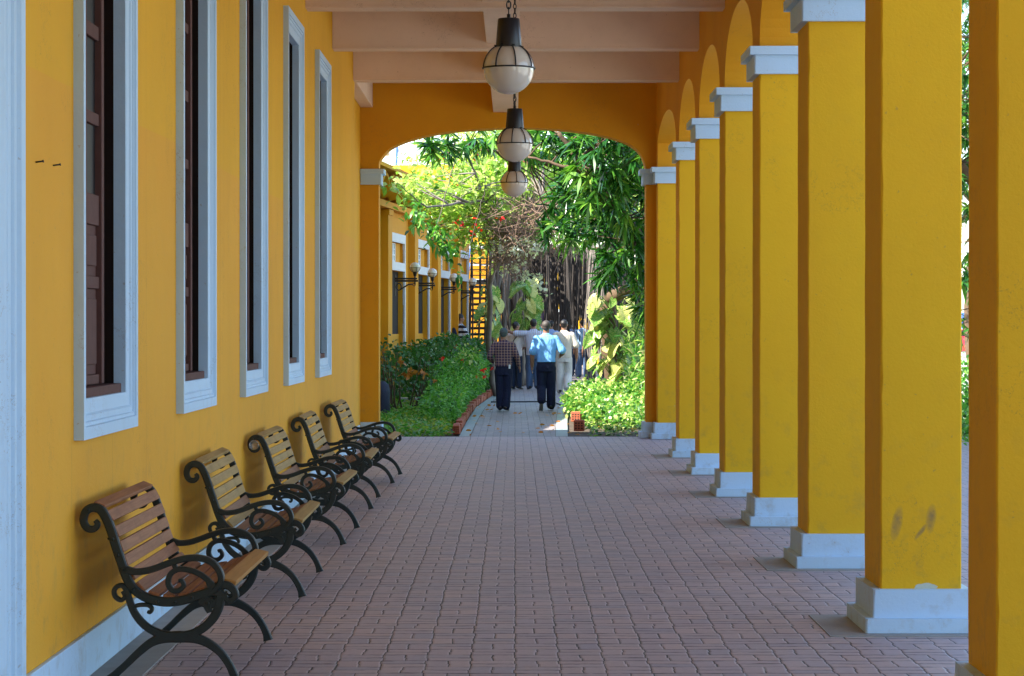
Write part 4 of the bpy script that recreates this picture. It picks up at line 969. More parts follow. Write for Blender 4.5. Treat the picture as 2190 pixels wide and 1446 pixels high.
for k in range(56):
    py = rg.uniform(630, 830); t = (py - 640) / 190
    sp.append(A(1303 + rg.uniform(-46, 46) * (1 - 0.35 * abs(t - .4)), py, 48.2 + rg.uniform(-0.45, -0.1)))
for k in range(26): sp.append(A(rg.uniform(1340, 1400), rg.uniform(640, 860), 48.5 + rg.uniform(-0.3, 0.6)))
climber('huge yellow-splashed leaves climbing the mango trunk, right of the path', sp, (2.0, 48.35, 0), 2, 0.74)
sp = [A(rg.uniform(1102, 1148), rg.uniform(590, 705), 64 + rg.uniform(-.5, .5)) for k in range(34)]
climber('green and cream split leaves climbing behind the group of men', sp, (0.25, 64.4, 0), 3, 0.95)
sp = [A(rg.uniform(1034, 1062), rg.uniform(605, 700), 61 + rg.uniform(-.5, .5)) for k in range(20)]
climber('dim green split leaves left of the grey vine stems', sp, (-0.7, 61, 0), 4, 0.9)

# ---- shrubs, hedges, ground cover
def shrub(name, label, blobs, n, k, L, W_, mat, base, seed, shape='ovate', stems=14, cat='shrub', shell=1.0, flowers=None):
    root = empty(name, base); tag(root, label, cat, kind='thing'); B = Vector(base)
    C, u = in_blobs([(Vector(c) - B, r) for c, r in blobs], n, shell); C[:, 2] = np.maximum(C[:, 2], 0.03)
    mb = MB()
    for i in range(stems):
        c = Vector(C[rnd.randrange(n)])
        if base[1] + c.y > 36 and base[0] + c.x > cx_at(min(99, base[1] + c.y)) - 1.05 and base[0] + c.x < cx_at(min(99, base[1] + c.y)) + 0.95: continue
        branch(mb, (c.x * 0.6 + rnd.uniform(-.1, .1), c.y * 0.8, 0), c, 0.016, 0.005, 0.25, 5, seed + i, 5)
    mb.build('stem', M['trunk'], root)
    P = clump(C, k, L * 0.6); P[:, 2] = np.maximum(P[:, 2], 0.02); gx, gy = P[:, 0] + base[0], P[:, 1] + base[1]
    c_ = np.interp(gy, [a for a, b in cl], [b for a, b in cl]); w_ = 1 + 0.16 * np.clip((gy - 36) / 13, 0, 1); z_ = P[:, 2]
    low = (gy > 36) & (gx > c_ - 0.90 * w_ + 0.25 * np.minimum(z_, .8)) & (gx < c_ + 0.80 * w_ - 0.3 * np.minimum(z_, .8)) ; P = P[~low]
    D = NP.normal(size=(len(P), 3)) + np.repeat(u, k, 0)[~low] * 0.8; D[:, 2] += 0.35
    rv = np.repeat(NP.random(n), k)[~low] * 0.5 + NP.random(len(P)) * 0.5
    leaves('foliage', P, D, L * NP.uniform(0.6, 1.2, len(P)), W_ * NP.uniform(0.7, 1.2, len(P)), mat, root, shape, 0.3, rv)
    if flowers:
        for (p, m, s_) in flowers:
            q = np.array(Vector(p) - B)[None] + NP.normal(size=(14, 3)) * s_ * 0.25
            leaves('flower', q, NP.normal(size=(14, 3)), s_, s_ * 0.7, M[m], root, 'round', 0.1)
fl = [(A(945, 767, 46), 'red_petal', 0.05), (A(989, 771, 46), 'red_petal', 0.035), (A(1034, 791, 45), 'red_petal', 0.055), (A(1035, 806, 45), 'red_petal', 0.04), (A(1053, 788, 47), 'red_petal', 0.04), (A(1020, 806, 45), 'orange_leaf', 0.03), (A(930, 815, 43), 'orange_leaf', 0.05)]
shrub('flowering_hedge', 'bright green rounded hedge dotted with red flowers, left of the path', [((-1.05, 48.5, 0.44), (0.62, 3.8, 0.54)), ((-0.95, 44.0, 0.32), (0.50, 3.2, 0.34)), ((-1.15, 42, 0.26), (0.42, 2.6, 0.32)), ((-1.0, 53, 0.4), (0.5, 3.2, 0.62))], 3200, 6, 0.085, 0.038, M['hedge'], (-1.1, 47, 0), 61, flowers=fl)
shrub('shrub', 'straggly dark shrub in front of the garden facade, withered orange leaves at its foot', [((-2.45, 45.5, 0.95), (0.45, 1.6, 0.36)), ((-2.0, 47, 0.75), (0.6, 1.6, 0.45)), ((-2.4, 46, 0.66), (0.45, 1.4, 0.14))], 170, 5, 0.12, 0.062, M['darkbush'], (-2.2, 46, 0), 62, stems=40, flowers=[(A(878, 800, 44), 'orange_leaf', 0.11), (A(905, 797, 44), 'orange_leaf', 0.09), (A(858, 776, 44), 'orange_leaf', 0.09), (A(863, 800, 44), 'orange_leaf', 0.07)])
shrub('shrub', 'tall dark green shrubs between the hedge and the staircase', [((-1.45, 56.5, 0.78), (0.85, 2.6, 0.55)), ((-1.9, 52.5, 0.72), (0.55, 2.0, 0.5)), ((-0.95, 58, 0.68), (0.5, 2.0, 0.58))], 1300, 6, 0.12, 0.06, M['darkbush'], (-1.5, 55, 0), 63, stems=30)
shrub('shrub', 'small tuft of yellow-green shoots on top of the flowering hedge', [((-0.75, 46.5, 1.05), (0.34, 1.2, 0.12))], 60, 6, 0.11, 0.045, M['yellowgreen'], (-0.75, 46.5, 0), 64, stems=10)
shrub('shrub', 'sunlit small-leaved shrub spilling onto the path from the right', [((1.45, 45.6, 0.28), (0.50, 2.0, 0.28)), ((1.95, 44.6, 0.26), (0.6, 2.2, 0.28)), ((1.22, 43.6, 0.24), (0.36, 1.4, 0.26)), ((1.7, 41.5, 0.18), (0.55, 2.6, 0.22)), ((2.5, 45.5, 0.3), (0.6, 2.4, 0.36))], 2300, 6, 0.085, 0.05, M['yellowgreen'], (1.7, 44.5, 0), 65, 'round', flowers=[(A(1239, 858, 45), 'red_petal', 0.05), (A(1236, 880, 44), 'red_petal', 0.05), (A(1327, 893, 42), 'red_petal', 0.05), (A(1350, 902, 42), 'orange_leaf', 0.07)])
shrub('shrub', 'thin-leaved plants crowding the pier on the right of the mango trunk', [((2.65, 47, 0.9), (0.55, 2.5, 0.9)), ((2.9, 44, 0.6), (0.6, 2.5, 0.6))], 420, 9, 0.20, 0.035, M['yellowgreen'], (2.7, 46, 0), 66, 'lance')
def cover(x0, x1, y0, y1, n, mat, L, label, hmax=0.14):
    P = np.stack([NP.uniform(x0, x1, n), NP.uniform(y0, y1, n), NP.uniform(0.0, hmax, n) ** 1.3], 1)
    c = np.interp(P[:, 1], [a for a, b in cl], [b for a, b in cl]); w = 1 + 0.16 * np.minimum(1, (P[:, 1] - 36) / 13)
    P = P[(P[:, 0] < c - 0.98 * w) | (P[:, 0] > c + 1.1 * w)]
    P = clump(P, 4, 0.04); P[:, 2] = np.maximum(P[:, 2], -0.01)
    D = NP.normal(size=(len(P), 3)); D[:, 2] = np.abs(D[:, 2]) * 0.6
    o = leaves('ground_cover', P, D, L * NP.uniform(0.6, 1.3, len(P)), L * 0.5 * NP.uniform(0.7, 1.2, len(P)), mat, None, 'ovate', 0.3)
    tag(o, label, 'ground cover', kind='stuff')
cover(-3.3, -0.5, 36.2, 56, 6500, M['cover'], 0.085, 'low leafy ground cover filling the bed left of the path')
cover(0.7, 5.5, 36.2, 62, 4200, M['yellowgreen'], 0.08, 'sunny low plants covering the bed right of the path')
cover(5.5, 9, 10, 60, 2500, M['cover'], 0.09, 'green plants along the outer edge of the walk')
# dead leaves lying on path and beds
n = 260; P = np.stack([NP.uniform(-2.6, 2.6, n), NP.uniform(36.2, 50, n), np.full(n, 0.012)], 1); D = NP.normal(size=(n, 3)); D[:, 2] *= 0.05
c = np.interp(P[:, 1], [a for a, b in cl], [b for a, b in cl]); keep = (np.abs(P[:, 0] - c) > 0.45) | (NP.random(n) < 0.25)
o = leaves('fallen_leaves', P[keep], D[keep], 0.09, 0.045, M['orange_leaf'], None, 'ovate', 0.0); tag(o, 'dry fallen leaves scattered on the garden path and beds', 'fallen leaves', kind='stuff')
# stone slabs in the bed, cycad trunk
for i, (px0, px1, py, h, lab) in enumerate(((832, 915, 833, 0.05, 'broad grey stone slab lying in the ground cover, the farther of two'), (855, 926, 851, 0.06, 'narrow pale stone slab lying in the ground cover, the nearer of two'))):
    Y = (CH - 0.16) * FPX / (py - VY); a, b = A(px0, py, Y), A(px1, py, Y); mb = MB(); mb.box(a.x, b.x, Y - (0.1 if i else 0.9), Y + 0.15 + (1.2 if i == 0 else 0.25), 0.0, 0.16)
    tag(mb.build('stone_slab', M['concrete'], bevel=0.015), lab, 'stone slab', 'stone slabs in the bed')
mb = MB(); p = A(822, 840, 58 * 0.72); mb.lathe([(0.11, 0), (0.135, 0.1), (0.12, 0.3), (0.13, 0.45), (0.10, 0.58), (0.03, 0.64)], 18); o = mb.build('cycad_trunk', M['planter']); o.location = (-2.32, 43.6, 0.0)
tag(o, 'squat blue-black cycad trunk half hidden by the left pier of the arch', 'plant stump')
# clay bricks edging the path
def brick():
    mb = MB(); L, w, h = 0.24, 0.10, 0.13
    mb.box(-w/2, w/2, 0, L, 0, h)
    o = mb.build('edging_brick', M['brick_red'], None, bevel=0.008)
    return o
bp = brick(); hole = MB()
for a in range(3):
    for b in range(3): hole.tube([(-0.028 + 0.028 * a, -0.0015, 0.035 + 0.03 * b), (-0.028 + 0.028 * a, 0.002, 0.035 + 0.03 * b)], 0.009, 8, smooth=False)
hm = hole.mesh('hole', M['dark']); first = True
Y = 37.0; k = 0; rg = random.Random(6)
while Y < 62:
    c = cx_at(Y); w = wid(Y); o = bp if first else bp.copy()
    if not first: S.collection.objects.link(o)
    first = False; o.location = (c - 0.78 * w - 0.07 + rg.uniform(-.01, .01), Y, rg.uniform(-0.03, 0.0)); o.rotation_euler = (rg.uniform(-.05, .05), rg.uniform(-.08, .08), rg.uniform(-.06, .06))
    if k in (2, 3): Y += 0.5
    tag(o, 'red clay brick standing in the row that edges the left side of the path', 'brick', 'red clay bricks edging the path on the left'); h = link_mesh('hole', hm, o)
    Y += 0.265; k += 1
for (x, Y, rz, lab) in ((1.02, 41.6, 80, 'perforated clay brick lying under the sunlit shrub, farther from the arch'), (0.98, 37.9, 85, 'plain orange clay brick at the near right corner of the path')):
    o = bp.copy(); S.collection.objects.link(o); o.location = (x, Y, 0); o.rotation_euler = (0, 0, R(rz - 90)); o.scale = (1.6, 0.8, 1.3); tag(o, lab, 'brick', 'loose clay bricks right of the path')
    h = link_mesh('hole', hm, o)
mb = MB(); mb.tube([(x, 52.0 + 0.12 * math.sin(x * 3), 0.018) for x in [-0.5 + 0.1 * i for i in range(13)]] + [(0.85, 51.2, 0.02), (1.0, 49.0, 0.02), (1.02, 46, 0.02)], 0.014, 6)
tag(mb.build('garden_hose', M['black']), 'black hose lying across the garden path behind the two nearest men', 'hose')
# notice board
root = empty('notice_board', (0.78, 79, 0)); tag(root, 'violet board on a post above the heads of the men', 'board', kind='thing')
mb = MB(); mb.box(-0.22, 0.22, -0.02, 0.02, 1.3, 2.02); mb.build('panel', M['board_purple'], root, bevel=0.01); mb = MB(); mb.box(-0.03, 0.03, -0.01, 0.05, 0, 1.3); mb.build('post', M['black'], root)

# ================================================================== RIGHT SIDE: hedge, street, cars, trees
shrub('hedge', 'clipped green hedge between walk and street, seen in the slit by the nearest column', [((6.6 + 0.12 * k, 28 + 3.0 * k, 0.5), (0.6, 1.9, 0.55)) for k in range(6)], 1500, 6, 0.10, 0.05, M['hedge'], (7, 36, 0), 71)
def lowtree(label, x, y, h, r, seed, mat='mango', shape='lance', extra=[]):
    tree('street_tree', label, (x, y, 0), [((x, y, 0), (x + .2, y, h * 0.5), 0.2, 0.14), ((x + .2, y, h * .5), (x - r * .6, y - r * .4, h * .8), 0.12, 0.05), ((x + .2, y, h * .5), (x + r * .6, y + r * .3, h * .85), 0.12, 0.05), ((x + .2, y, h * .5), (x, y + .5, h), 0.1, 0.04)],
         [((x, y, h * .85), (r, r, h * .30)), ((x - r * .5, y - r * .5, h * .7), (r * .6, r * .6, h * .2)), ((x + r * .5, y + r * .4, h * .75), (r * .6, r * .6, h * .22))] + extra, 420 + 130 * len(extra), 12, 0.30 if shape == 'lance' else 0.16, 0.055 if shape == 'lance' else 0.08, M[mat], seed, shape)
lowtree('leafy street tree beyond the hedge, seen through the slit left of the nearest column', 8.5, 43, 6.5, 2.6, 81, extra=[((7.9, 42.6, 2.75), (1.2, 1.4, 1.0)), ((7.8, 42.0, 6.0), (1.4, 1.5, 1.2)), ((7.6, 41.0, 1.9), (0.9, 1.2, 0.6))])
lowtree('street tree farther along the road, its leaves high in the slit by the nearest column', 12.6, 68, 9.5, 3.6, 82)
lowtree('tree behind the mango tree, right of the garden path', 5.4, 60, 6.5, 2.8, 83, 'bright', 'ovate')
lowtree('dense tree closing the garden behind the right-hand roots', 3.6, 70, 6.8, 2.4, 84)
lowtree('tree rising behind the climber at the far left of the garden', -1.2, 92, 8.0, 3.4, 85, 'bright', 'ovate')
lowtree('tree at the far end of the garden, behind the dark roots', 4.4, 98, 8.5, 3.6, 86, 'bright', 'ovate')
def paint(name, c):
    m = NT(name, 0.25); m.col(c); m.b.inputs['Coat Weight'].default_value = 0.7; return m.m
M['car_red'] = paint('red_car_paint', (0.55, 0.02, 0.03)); M['bus_blue'] = paint('blue_bus_paint', (0.05, 0.12, 0.42)); M['plate'] = paint('orange_yellow_plate', (0.75, 0.35, 0.03)); M['rubber'] = simple('tyre_rubber', (0.02, 0.02, 0.02), 0.8)
def wheel_mesh(r, w):
    mb = MB(); mb.lathe([(r * .55, -w/2), (r * .95, -w/2), (r, -w/2 + .03), (r, w/2 - .03), (r * .95, w/2), (r * .55, w/2)], 24); return mb
def vehicle(name, label, cat, loc, rz, prof, halfw, mat, wheels, wr, glass, plate):
    root = empty(name, loc, rz); tag(root, label, cat, kind='thing')
    mb = MB(); v = []; n = len(prof)
    for sx, k in ((-1, 1), (-0.92, 0), (0.92, 0), (1, 1)):
        for (y, z) in prof: v.append((sx * halfw * (0.86 if z > 1.0 else 1.0), y, z if k == 0 else (z * 0.97 + 0.02)))
    f = [(a*n+i, a*n+(i+1) % n, (a+1)*n+(i+1) % n, (a+1)*n+i) for a in range(3) for i in range(n)] + [tuple(range(n)), tuple(range(3*n, 4*n))[::-1]]
    mb.add(v, f); mb.build('body', mat, root, bevel=0.03)
    for q in glass: mb = MB(); mb.add([Vector(p) for p in q], [tuple(range(len(q)))]); mb.build('window', M['glass_dark'], root)
    wm = wheel_mesh(wr, 0.22).mesh('wheel', M['rubber']); hm2 = MB(); hm2.lathe([(0.0005, -0.09), (wr * .5, -0.09), (wr * .56, -0.11), (wr * .56, 0.11), (wr * .5, 0.09), (0.0005, 0.09)], 18); hm2 = hm2.mesh('rim', M['trim_white'])
    for (x, y) in wheels:
        w = link_mesh('wheel', wm, root); w.location = (x, y, wr); w.rotation_euler = (0, R(90), 0); link_mesh('rim', hm2, w)
    for p in plate: mb = MB(); mb.box(*p[:6]); mb.build(p[6], M[p[7]], root, bevel=0.005)
hw = 0.86
vehicle('parked_car', 'red parked car on the pale street, seen in the slit left of the nearest column', 'car', (23.4, 128, 0), R(-8),
        [(-2.0, 0.30), (-2.05, 0.60), (-1.95, 0.92), (-1.35, 1.02), (-0.85, 1.42), (0.55, 1.45), (1.15, 1.0), (1.95, 0.85), (2.02, 0.5), (1.98, 0.30)], hw, M['car_red'], [(-.78, -1.3), (.78, -1.3), (-.78, 1.3), (.78, 1.3)], 0.31,
        [[(-.62, -1.30, 1.07), (.62, -1.30, 1.07), (.58, -.90, 1.38), (-.58, -.90, 1.38)], [(-.775, -1.0, 1.05), (-.775, .9, 1.05), (-.762, .5, 1.36), (-.762, -.75, 1.36)], [(.775, .9, 1.05), (.775, -1.0, 1.05), (.762, -.75, 1.36), (.762, .5, 1.36)]],
        [(-.25, .25, -2.09, -2.04, .5, .62, 'number_plate', 'plate'), (-.78, -.55, -2.04, -2.0, .72, .86, 'tail_light', 'red_petal'), (.55, .78, -2.04, -2.0, .72, .86, 'tail_light', 'red_petal')])
vehicle('parked_bus', 'small blue bus with a yellow-orange plate, parked beyond the red car', 'bus', (28.2, 152, 0), R(-8),
        [(-3.2, 0.35), (-3.25, 1.2), (-3.15, 2.25), (-2.9, 2.4), (2.7, 2.4), (3.05, 1.6), (3.3, 1.1), (3.3, 0.35)], 1.1, M['bus_blue'], [(-.98, -2.0), (.98, -2.0), (-.98, 2.1), (.98, 2.1)], 0.38,
        [[(-.85, -3.262, 1.45), (.85, -3.262, 1.45), (.85, -3.20, 2.1), (-.85, -3.20, 2.1)], [(-1.125, -2.8, 1.4), (-1.125, 2.4, 1.4), (-1.12, 2.3, 2.1), (-1.12, -2.8, 2.1)]],
        [(-.35, .35, -3.32, -3.24, 1.1, 1.3, 'number_plate', 'plate'), (-1.0, 1.0, -3.30, -3.24, .45, .6, 'bumper', 'trim_white')])
sheet('pavement', [(7.41, -20), (9.4, -20), (9.4, 60), (7.41, 60)], 0.02, M['concrete'])

# ================================================================== PEOPLE
def cloth(name, c, kind=None, c2=None, rough=0.85):
    m = NT(name, rough, 0.2); co = m.coord(); p = m.xyz(co); col = None
    fold = m.noise(7, 3, 0.6, m.mapped((1, 1, 0.5), co))
    base = m.mix(m.noise(20, 3), tuple(x * 0.85 for x in c), c)
    if kind == 'plaid':
        def st(a, f, w, o=0.0): return m.math('LESS_THAN', m.math('PINGPONG', m.math('ADD', m.math('MULTIPLY', a, f * 1.35), o), 1.0), w)
        base = m.mix(m.math('MULTIPLY', st(p[0], 26, 0.42), 0.75), base, (0.03, 0.03, 0.08)); base = m.mix(m.math('MULTIPLY', st(p[2], 26, 0.42), 0.75), base, (0.035, 0.03, 0.07))
        base = m.mix(st(p[0], 26, 0.12, 0.86), base, (0.34, 0.24, 0.21)); base = m.mix(st(p[2], 26, 0.12, 0.86), base, (0.34, 0.24, 0.21))
    elif kind == 'stripes':
        base = m.mix(m.math('LESS_THAN', m.math('PINGPONG', m.math('MULTIPLY', p[0], 44), 1.0), 0.28), base, c2)
    elif kind == 'bands':
        base = m.mix(m.math('LESS_THAN', m.math('PINGPONG', m.math('MULTIPLY', p[2], 16), 1.0), 0.5), base, c2)
    m.col(base); h = m.math('ADD', fold, m.math('MULTIPLY', m.noise(120, 2), 0.08)); m.bump(h, 0.9, 0.05); return m.m
SH = dict(blue=cloth('sky_blue_shirt', (0.20, 0.48, 0.92)), plaid=cloth('plaid_shirt', (0.20, 0.085, 0.065), 'plaid'), beige=cloth('beige_shirt', (0.62, 0.56, 0.46)), white=cloth('white_shirt', (0.72, 0.66, 0.64)),
          stripes=cloth('striped_shirt', (0.50, 0.60, 0.74), 'stripes', (0.42, 0.22, 0.26)), slate=cloth('slate_blue_shirt', (0.24, 0.34, 0.56)), light=cloth('light_blue_shirt', (0.32, 0.52, 0.78)),
          teal=cloth('teal_shirt', (0.10, 0.42, 0.42)), periw=cloth('periwinkle_shirt', (0.30, 0.42, 0.72)), bands=cloth('banded_shirt', (0.03, 0.03, 0.04), 'bands', (0.62, 0.68, 0.78)), dark=cloth('dark_shirt', (0.03, 0.035, 0.06)))
TR = dict(navy=cloth('navy_trousers', (0.014, 0.018, 0.045)), denim=cloth('blue_jeans', (0.07, 0.12, 0.22)), darkden=cloth('dark_jeans', (0.018, 0.03, 0.06)), beige=cloth('cream_trousers', (0.60, 0.58, 0.55)))
def remeshed(mb, name, mat, vox, smooth=4, parent=None):
    me = mb.mesh(name, mat); o = link_mesh(name, me)
    r = o.modifiers.new('r', 'REMESH'); r.mode = 'VOXEL'; r.voxel_size = vox; r.use_smooth_shade = True
    s_ = o.modifiers.new('s', 'SMOOTH'); s_.iterations = smooth; s_.factor = 0.5
    bpy.context.view_layer.update(); dg = bpy.context.evaluated_depsgraph_get()
    m2 = bpy.data.meshes.new_from_object(o.evaluated_get(dg)); o.modifiers.clear(); o.data = m2; m2.name = name
    if not m2.materials: m2.materials.append(mat)
    if parent: o.parent = parent
    return o
def limb(mb, pts, rads, sides=14):
    P = catmull([Vector(p) for p in pts], 3); n = len(P); q = [rads[min(int(i/3), len(rads)-1)] * (1-(i/3) % 1) + rads[min(int(i/3)+1, len(rads)-1)] * ((i/3) % 1) for i in range(n)]
    mb.tube(P, q, sides); mb.ellipsoid(P[0], (q[0],) * 3, 10, 6); mb.ellipsoid(P[-1], (q[-1],) * 3, 10, 6)
def person(label, x, y, rz, h, shirt, trouser, arms, legs, sleeve='short', hair='hair', cap=False, untuck=True, vox=0.011, wide=1.0, head=(0, 0), extra=None, skin=None):
    """arms: [(elbow, wrist)] left then right, legs: [(knee, ankle, toe)]; metres for a 1.75 m figure facing +Y"""
    root = empty('person', (x, y, 0.0), rz); sc = h / 1.75; root.scale = (sc * wide, sc * wide, sc); tag(root, label, 'person', kind='thing')
    skin = skin or M['skin']
    # one continuous body
    b = MB(); b.loft([((0, 0, .84), .13, .09), ((0, 0, .95), .155, .105), ((0, 0, 1.08), .14, .095), ((0, 0, 1.25), .165, .105), ((0, .0, 1.38), .18, .10), ((0, 0, 1.45), .13, .08), ((0, .01, 1.50), .06, .06)])
    b.tube([(0, .005, 1.44), (0, .012, 1.52), (0, .02, 1.60)], [.062, .056, .058], 14)
    R3 = Matrix.Rotation(head[0], 3, 'Z') @ Matrix.Rotation(head[1], 3, 'X'); hc = Vector((0, .02, 1.645)); hp = lambda v: hc + R3 @ Vector(v)
    b.ellipsoid(hp((0, 0, .01)), (.074, .092, .098), 18, 12, R3); b.ellipsoid(hp((0, .030, -.055)), (.052, .055, .055), 12, 8, R3)
    b.ellipsoid(hp((0, .095, -.012)), (.013, .020, .024), 8, 6, R3)
    for s_ in (-1, 1): b.ellipsoid(hp((s_ * .075, -.005, -.008)), (.012, .022, .034), 8, 6, R3)
    for s_, (el, wr) in zip((-1, 1), arms):
        sh = (s_ * .175, 0, 1.415); limb(b, [sh, el, wr], [.056, .046, .033], 12)
        d = (Vector(wr) - Vector(el)).normalized(); p = Vector(wr) + d * .05
        side = d.cross(Vector((0, 1, 0))); side = side.normalized() if side.length > .1 else Vector((1, 0, 0)); dp = side.cross(d).normalized()
        b.ellipsoid(p, (.022, .038, .045), 10, 7, Matrix((side, dp, d)).transposed())
        for f_, ln in ((-.028, .066), (-.010, .078), (.009, .074), (.026, .056)):     # four fingers, slightly curled
            a = p + d * .032 + dp * f_; b.tube([a, a + d * ln * .55 - side * s_ * .004, a + d * ln * .92 - side * s_ * .020], [.0095, .009, .0075], 6)
        a = p - d * .012 + dp * .034; b.tube([a, a + dp * .026 + d * .028, a + dp * .026 + d * .055], [.011, .010, .008], 6)
    for s_, (kn, an, toe) in zip((-1, 1), legs):
        limb(b, [(s_ * .085, 0, .88), kn, an], [.080, .055, .038], 12)
        limb(b, [an, tuple((Vector(an) + Vector(toe)) / 2), toe], [.035, .035, .028], 10)
    remeshed(b, 'body', skin, vox * 0.82, 2, root)
    # shirt
    c = MB(); z0 = .86 if untuck else .95
    c.loft([((0, 0, z0), .172, .128), ((0, 0, 1.0), .170, .125), ((0, 0, 1.10), .174, .124), ((0, 0, 1.22), .186, .127), ((0, 0, 1.33), .197, .127), ((0, 0, 1.405), .192, .115), ((0, .0, 1.455), .150, .095), ((0, .005, 1.485), .085, .078), ((0, .008, 1.515), .070, .070)], 22, 2.6)
    for s_, (el, wr) in zip((-1, 1), arms):
        sh = Vector((s_ * .165, 0, 1.40)); el_, wr_ = Vector(el), Vector(wr)
        if sleeve == 'short': limb(c, [sh, sh.lerp(el_, .5), sh.lerp(el_, .92)], [.078, .074, .078], 14)
        else: limb(c, [sh, el_, el_.lerp(wr_, .45), el_.lerp(wr_, .93)], [.076, .060, .052, .045], 14)
    remeshed(c, 'shirt', SH[shirt], vox, 3, root)
    # trousers
    t = MB(); t.loft([((0, 0, .76), .150, .118), ((0, 0, .86), .166, .124), ((0, 0, .96), .160, .116), ((0, 0, 1.01), .152, .110)], 22, 2.5)
    for s_, (kn, an, toe) in zip((-1, 1), legs):
        kn, an = Vector(kn), Vector(an); limb(t, [(s_ * .085, 0, .84), kn, kn.lerp(an, .5), kn.lerp(an, .97)], [.100, .086, .082, .082], 14)
    remeshed(t, 'trousers', TR[trouser], vox, 3, root)
    for s_, (kn, an, toe) in zip((-1, 1), legs):
        a, e = Vector(an), Vector(toe); d = (e - a); d.normalize(); heel = a - d * .05 - Vector((0, 0, .03)); sd_ = MB()
        hd = Vector((d.x, d.y, 0)); 
        pts = [heel, a.lerp(e, .35) + Vector((0, 0, -.02)), a.lerp(e, .75), e + d * .02]
        sd_.tube(pts, [.040, .046, .046, .030], 12, squash=0.8); sd_.ellipsoid(heel, (.040, .040, .036)); sd_.ellipsoid(pts[-1], (.032, .032, .022)); o = sd_.build('shoe', M['sole'] if toe[2] < 0 else M['shoe'], root)
    # hair or cap
    hm_ = MB(); hm_.ellipsoid(hp((0, -.012, .030)), (.083, .096, .094), 20, 14, R3); 
    if cap: hm_.ellipsoid(hp((0, .075, .045)), (.055, .07, .010), 12, 6, R3)
    hm_.ellipsoid(hp((0, -.045, -.015)), (.066, .05, .065), 14, 10, R3)
    o = hm_.build('cap' if cap else 'hair', M['cap_grey'] if cap else M[hair], root)
    if extra: extra(root)
    return root
def A_(s, ex=.23, ez=1.12, wx=.25, wz=.86, ey=0., wy=.05): return ((s * ex, ey, ez), (s * wx, wy, wz))
def L_(s, ky=.03, kz=.47, ay=0., az=.09, ty=.13, tz=.035, kx=.09, ax=.09): return ((s * kx, ky, kz), (s * ax, ay, az), (s * (ax + .02), ay + ty, tz))
STAND = [L_(-1), L_(1)]
def fx_at(px, Y): return (px - VX) * Y / FPX
def folder(root): mb = MB(); mb.box(.215, .235, -.05, .20, 1.0, 1.24); mb.build('folder', M['concrete'], root)
def phone(root):
    mb = MB(); mb.box(.115, .150, -.150, -.128, .90, .985); mb.build('phone_pouch', M['trim_white'], root, bevel=.004)
    mb = MB(); mb.loft([((0, 0, .955), .164, .120), ((0, 0, .985), .163, .119)], 24, 2.5); mb.build('belt', M['black'], root)
def strap(c0=(.12, 1.46), c1=(-.17, .95)):
    def f(root):
        mb = MB(); pts = [(c0[0], -.02, c0[1] + .03), (c0[0] * .95, -.11, c0[1] - .06)] + [(c0[0] + (c1[0] - c0[0]) * t, -.138, c0[1] + (c1[1] - c0[1]) * t) for t in (.3, .6, .85)] + [(c1[0], -.12, c1[1])]
        mb.tube(catmull([Vector(p) for p in pts], 3), .014, 6, squash=.35); mb.build('strap', M['black'], root)
    return f
def backpack(root):
    mb = MB(); mb.loft([((0, -.20, 1.02), .13, .07), ((0, -.21, 1.10), .15, .10), ((0, -.21, 1.28), .15, .10), ((0, -.19, 1.42), .11, .07), ((0, -.18, 1.45), .05, .03)], 18, 3); mb.build('backpack', TR['darkden'], root)
    for s_ in (-1, 1): mb = MB(); mb.tube(catmull([Vector(p) for p in ((s_*.10, -.15, 1.42), (s_*.12, -.02, 1.49), (s_*.12, .12, 1.40), (s_*.13, .13, 1.2), (s_*.15, 0, 1.08), (s_*.11, -.16, 1.06))], 3), .018, 6, squash=.4); mb.build('strap', M['black'], root)
person('man in a light blue short-sleeved shirt and navy trousers, walking away with one heel raised', fx_at(1168, 47.2), 47.2, 0.0, 1.70, 'blue', 'navy',
       [A_(-1, .245, 1.13, .255, .87), ((.30, -.02, 1.16), (.27, .19, 1.08))], [L_(-1, .02, .49, -.22, .20, .10, -.12, .085, .085), L_(1, .05, .48, .03, .09)], hair='hair_grey', untuck=False, wide=1.08, extra=lambda r: (folder(r), phone(r) if 0 else None), vox=.009)
person('man in a brown plaid shirt and grey cap, a phone pouch on his belt', fx_at(1077, 46.9), 46.9, R(-6), 1.56, 'plaid', 'navy',
       [((-.27, -.05, 1.16), (-.23, .14, 1.05)), ((.26, -.02, 1.17), (.30, .06, .96))], [L_(-1, .03, .48, .03, .09, .12, .035, .075, .07), L_(1, .03, .47, -.03, .09, .12, .035, .065, .05)], sleeve='long', cap=True, untuck=False, wide=1.08, extra=phone, vox=.009)
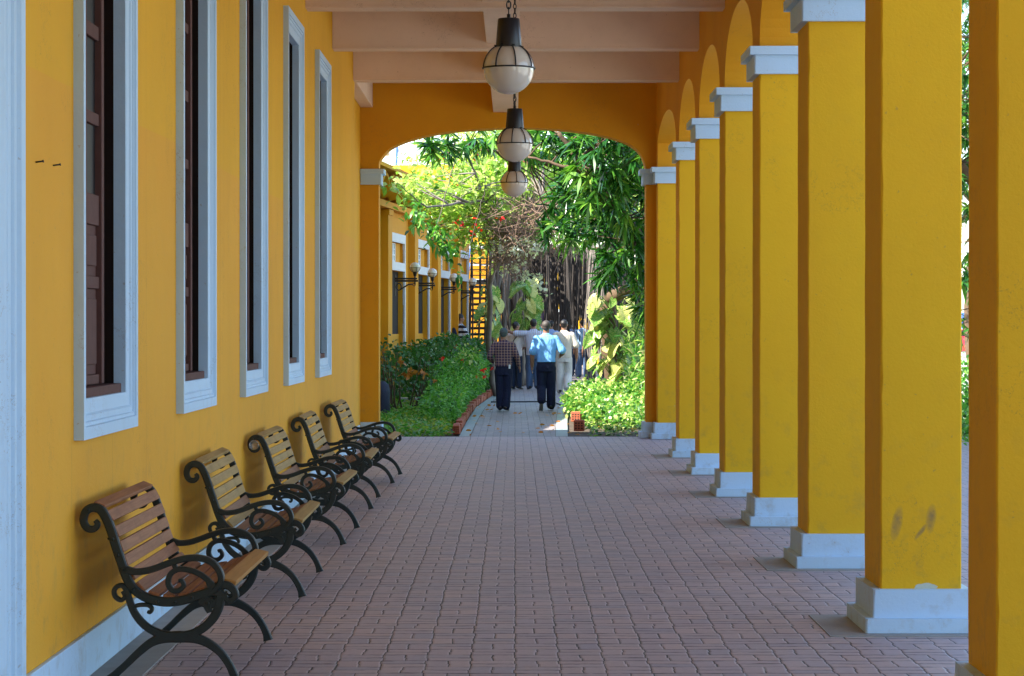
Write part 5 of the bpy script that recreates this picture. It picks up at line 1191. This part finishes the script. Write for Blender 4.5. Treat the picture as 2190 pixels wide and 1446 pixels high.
person('man in a beige shirt and cream trousers, right of the man in light blue', fx_at(1206, 58.6), 58.6, R(-5), 1.74, 'beige', 'beige',
       [A_(-1, .24, 1.13, .25, .87), A_(1, .265, 1.13, .27, .86)], [L_(-1, .03, .48, .05, .09), L_(1, .06, .49, -.16, .16, .10, -.10)], hair='hair', wide=1.1, vox=.010)
person('man in a white shirt with a dark shoulder strap, his head turned right', fx_at(1103, 62.5), 62.5, R(-28), 1.70, 'white', 'darkden',
       [A_(-1), ((.22, .10, 1.16), (.10, .26, 1.08))], STAND, extra=strap(), head=(R(-35), 0), vox=.011)
person('man in a finely striped shirt and jeans, stretching his left arm over his neighbour', fx_at(1141, 62.3), 62.3, R(4), 1.77, 'stripes', 'denim',
       [((-.44, .02, 1.40), (-.66, .06, 1.50)), A_(1)], [L_(-1, .05, .48, .06), L_(1, .02, .48, -.06)], wide=1.06, vox=.011)
person('man whose teal collar shows over the striped shirt', fx_at(1153, 70), 70, R(10), 1.84, 'teal', 'denim', [A_(-1), A_(1)], STAND, vox=.016)
person('man in a periwinkle shirt, mostly hidden between the light blue and the beige shirts', fx_at(1178, 71), 71, R(-5), 1.75, 'periw', 'darkden', [A_(-1), A_(1)], STAND, vox=.016)
person('man in a slate blue shirt with a diagonal black strap, behind the beige shirt', fx_at(1229, 78), 78, R(0), 1.79, 'slate', 'darkden', [A_(-1), A_(1)], STAND, extra=strap((.10, 1.46), (.19, 1.0)), vox=.014)
person('man in a light blue shirt and jeans, rightmost of the far group', fx_at(1246, 75.5), 75.5, R(12), 1.78, 'light', 'denim', [A_(-1), A_(1)], [L_(-1, .05, .48, .08), L_(1, .0, .48, -.08)], extra=strap((-.08, 1.46), (-.16, 1.0)), vox=.014)
person('man in dark clothes half behind the grey stems, right edge of the path', fx_at(1263, 73.5), 73.5, R(15), 1.62, 'dark', 'darkden', [A_(-1), A_(1)], STAND, vox=.016)
person('man with a black backpack and a black and white banded shirt, beyond the dark shrubs', fx_at(983, 67.0), 67.0, R(-55), 1.92, 'bands', 'darkden', [A_(-1), ((.25, .06, 1.16), (.2, .22, 1.1))], STAND, extra=backpack, head=(R(-25), 0), vox=.013)
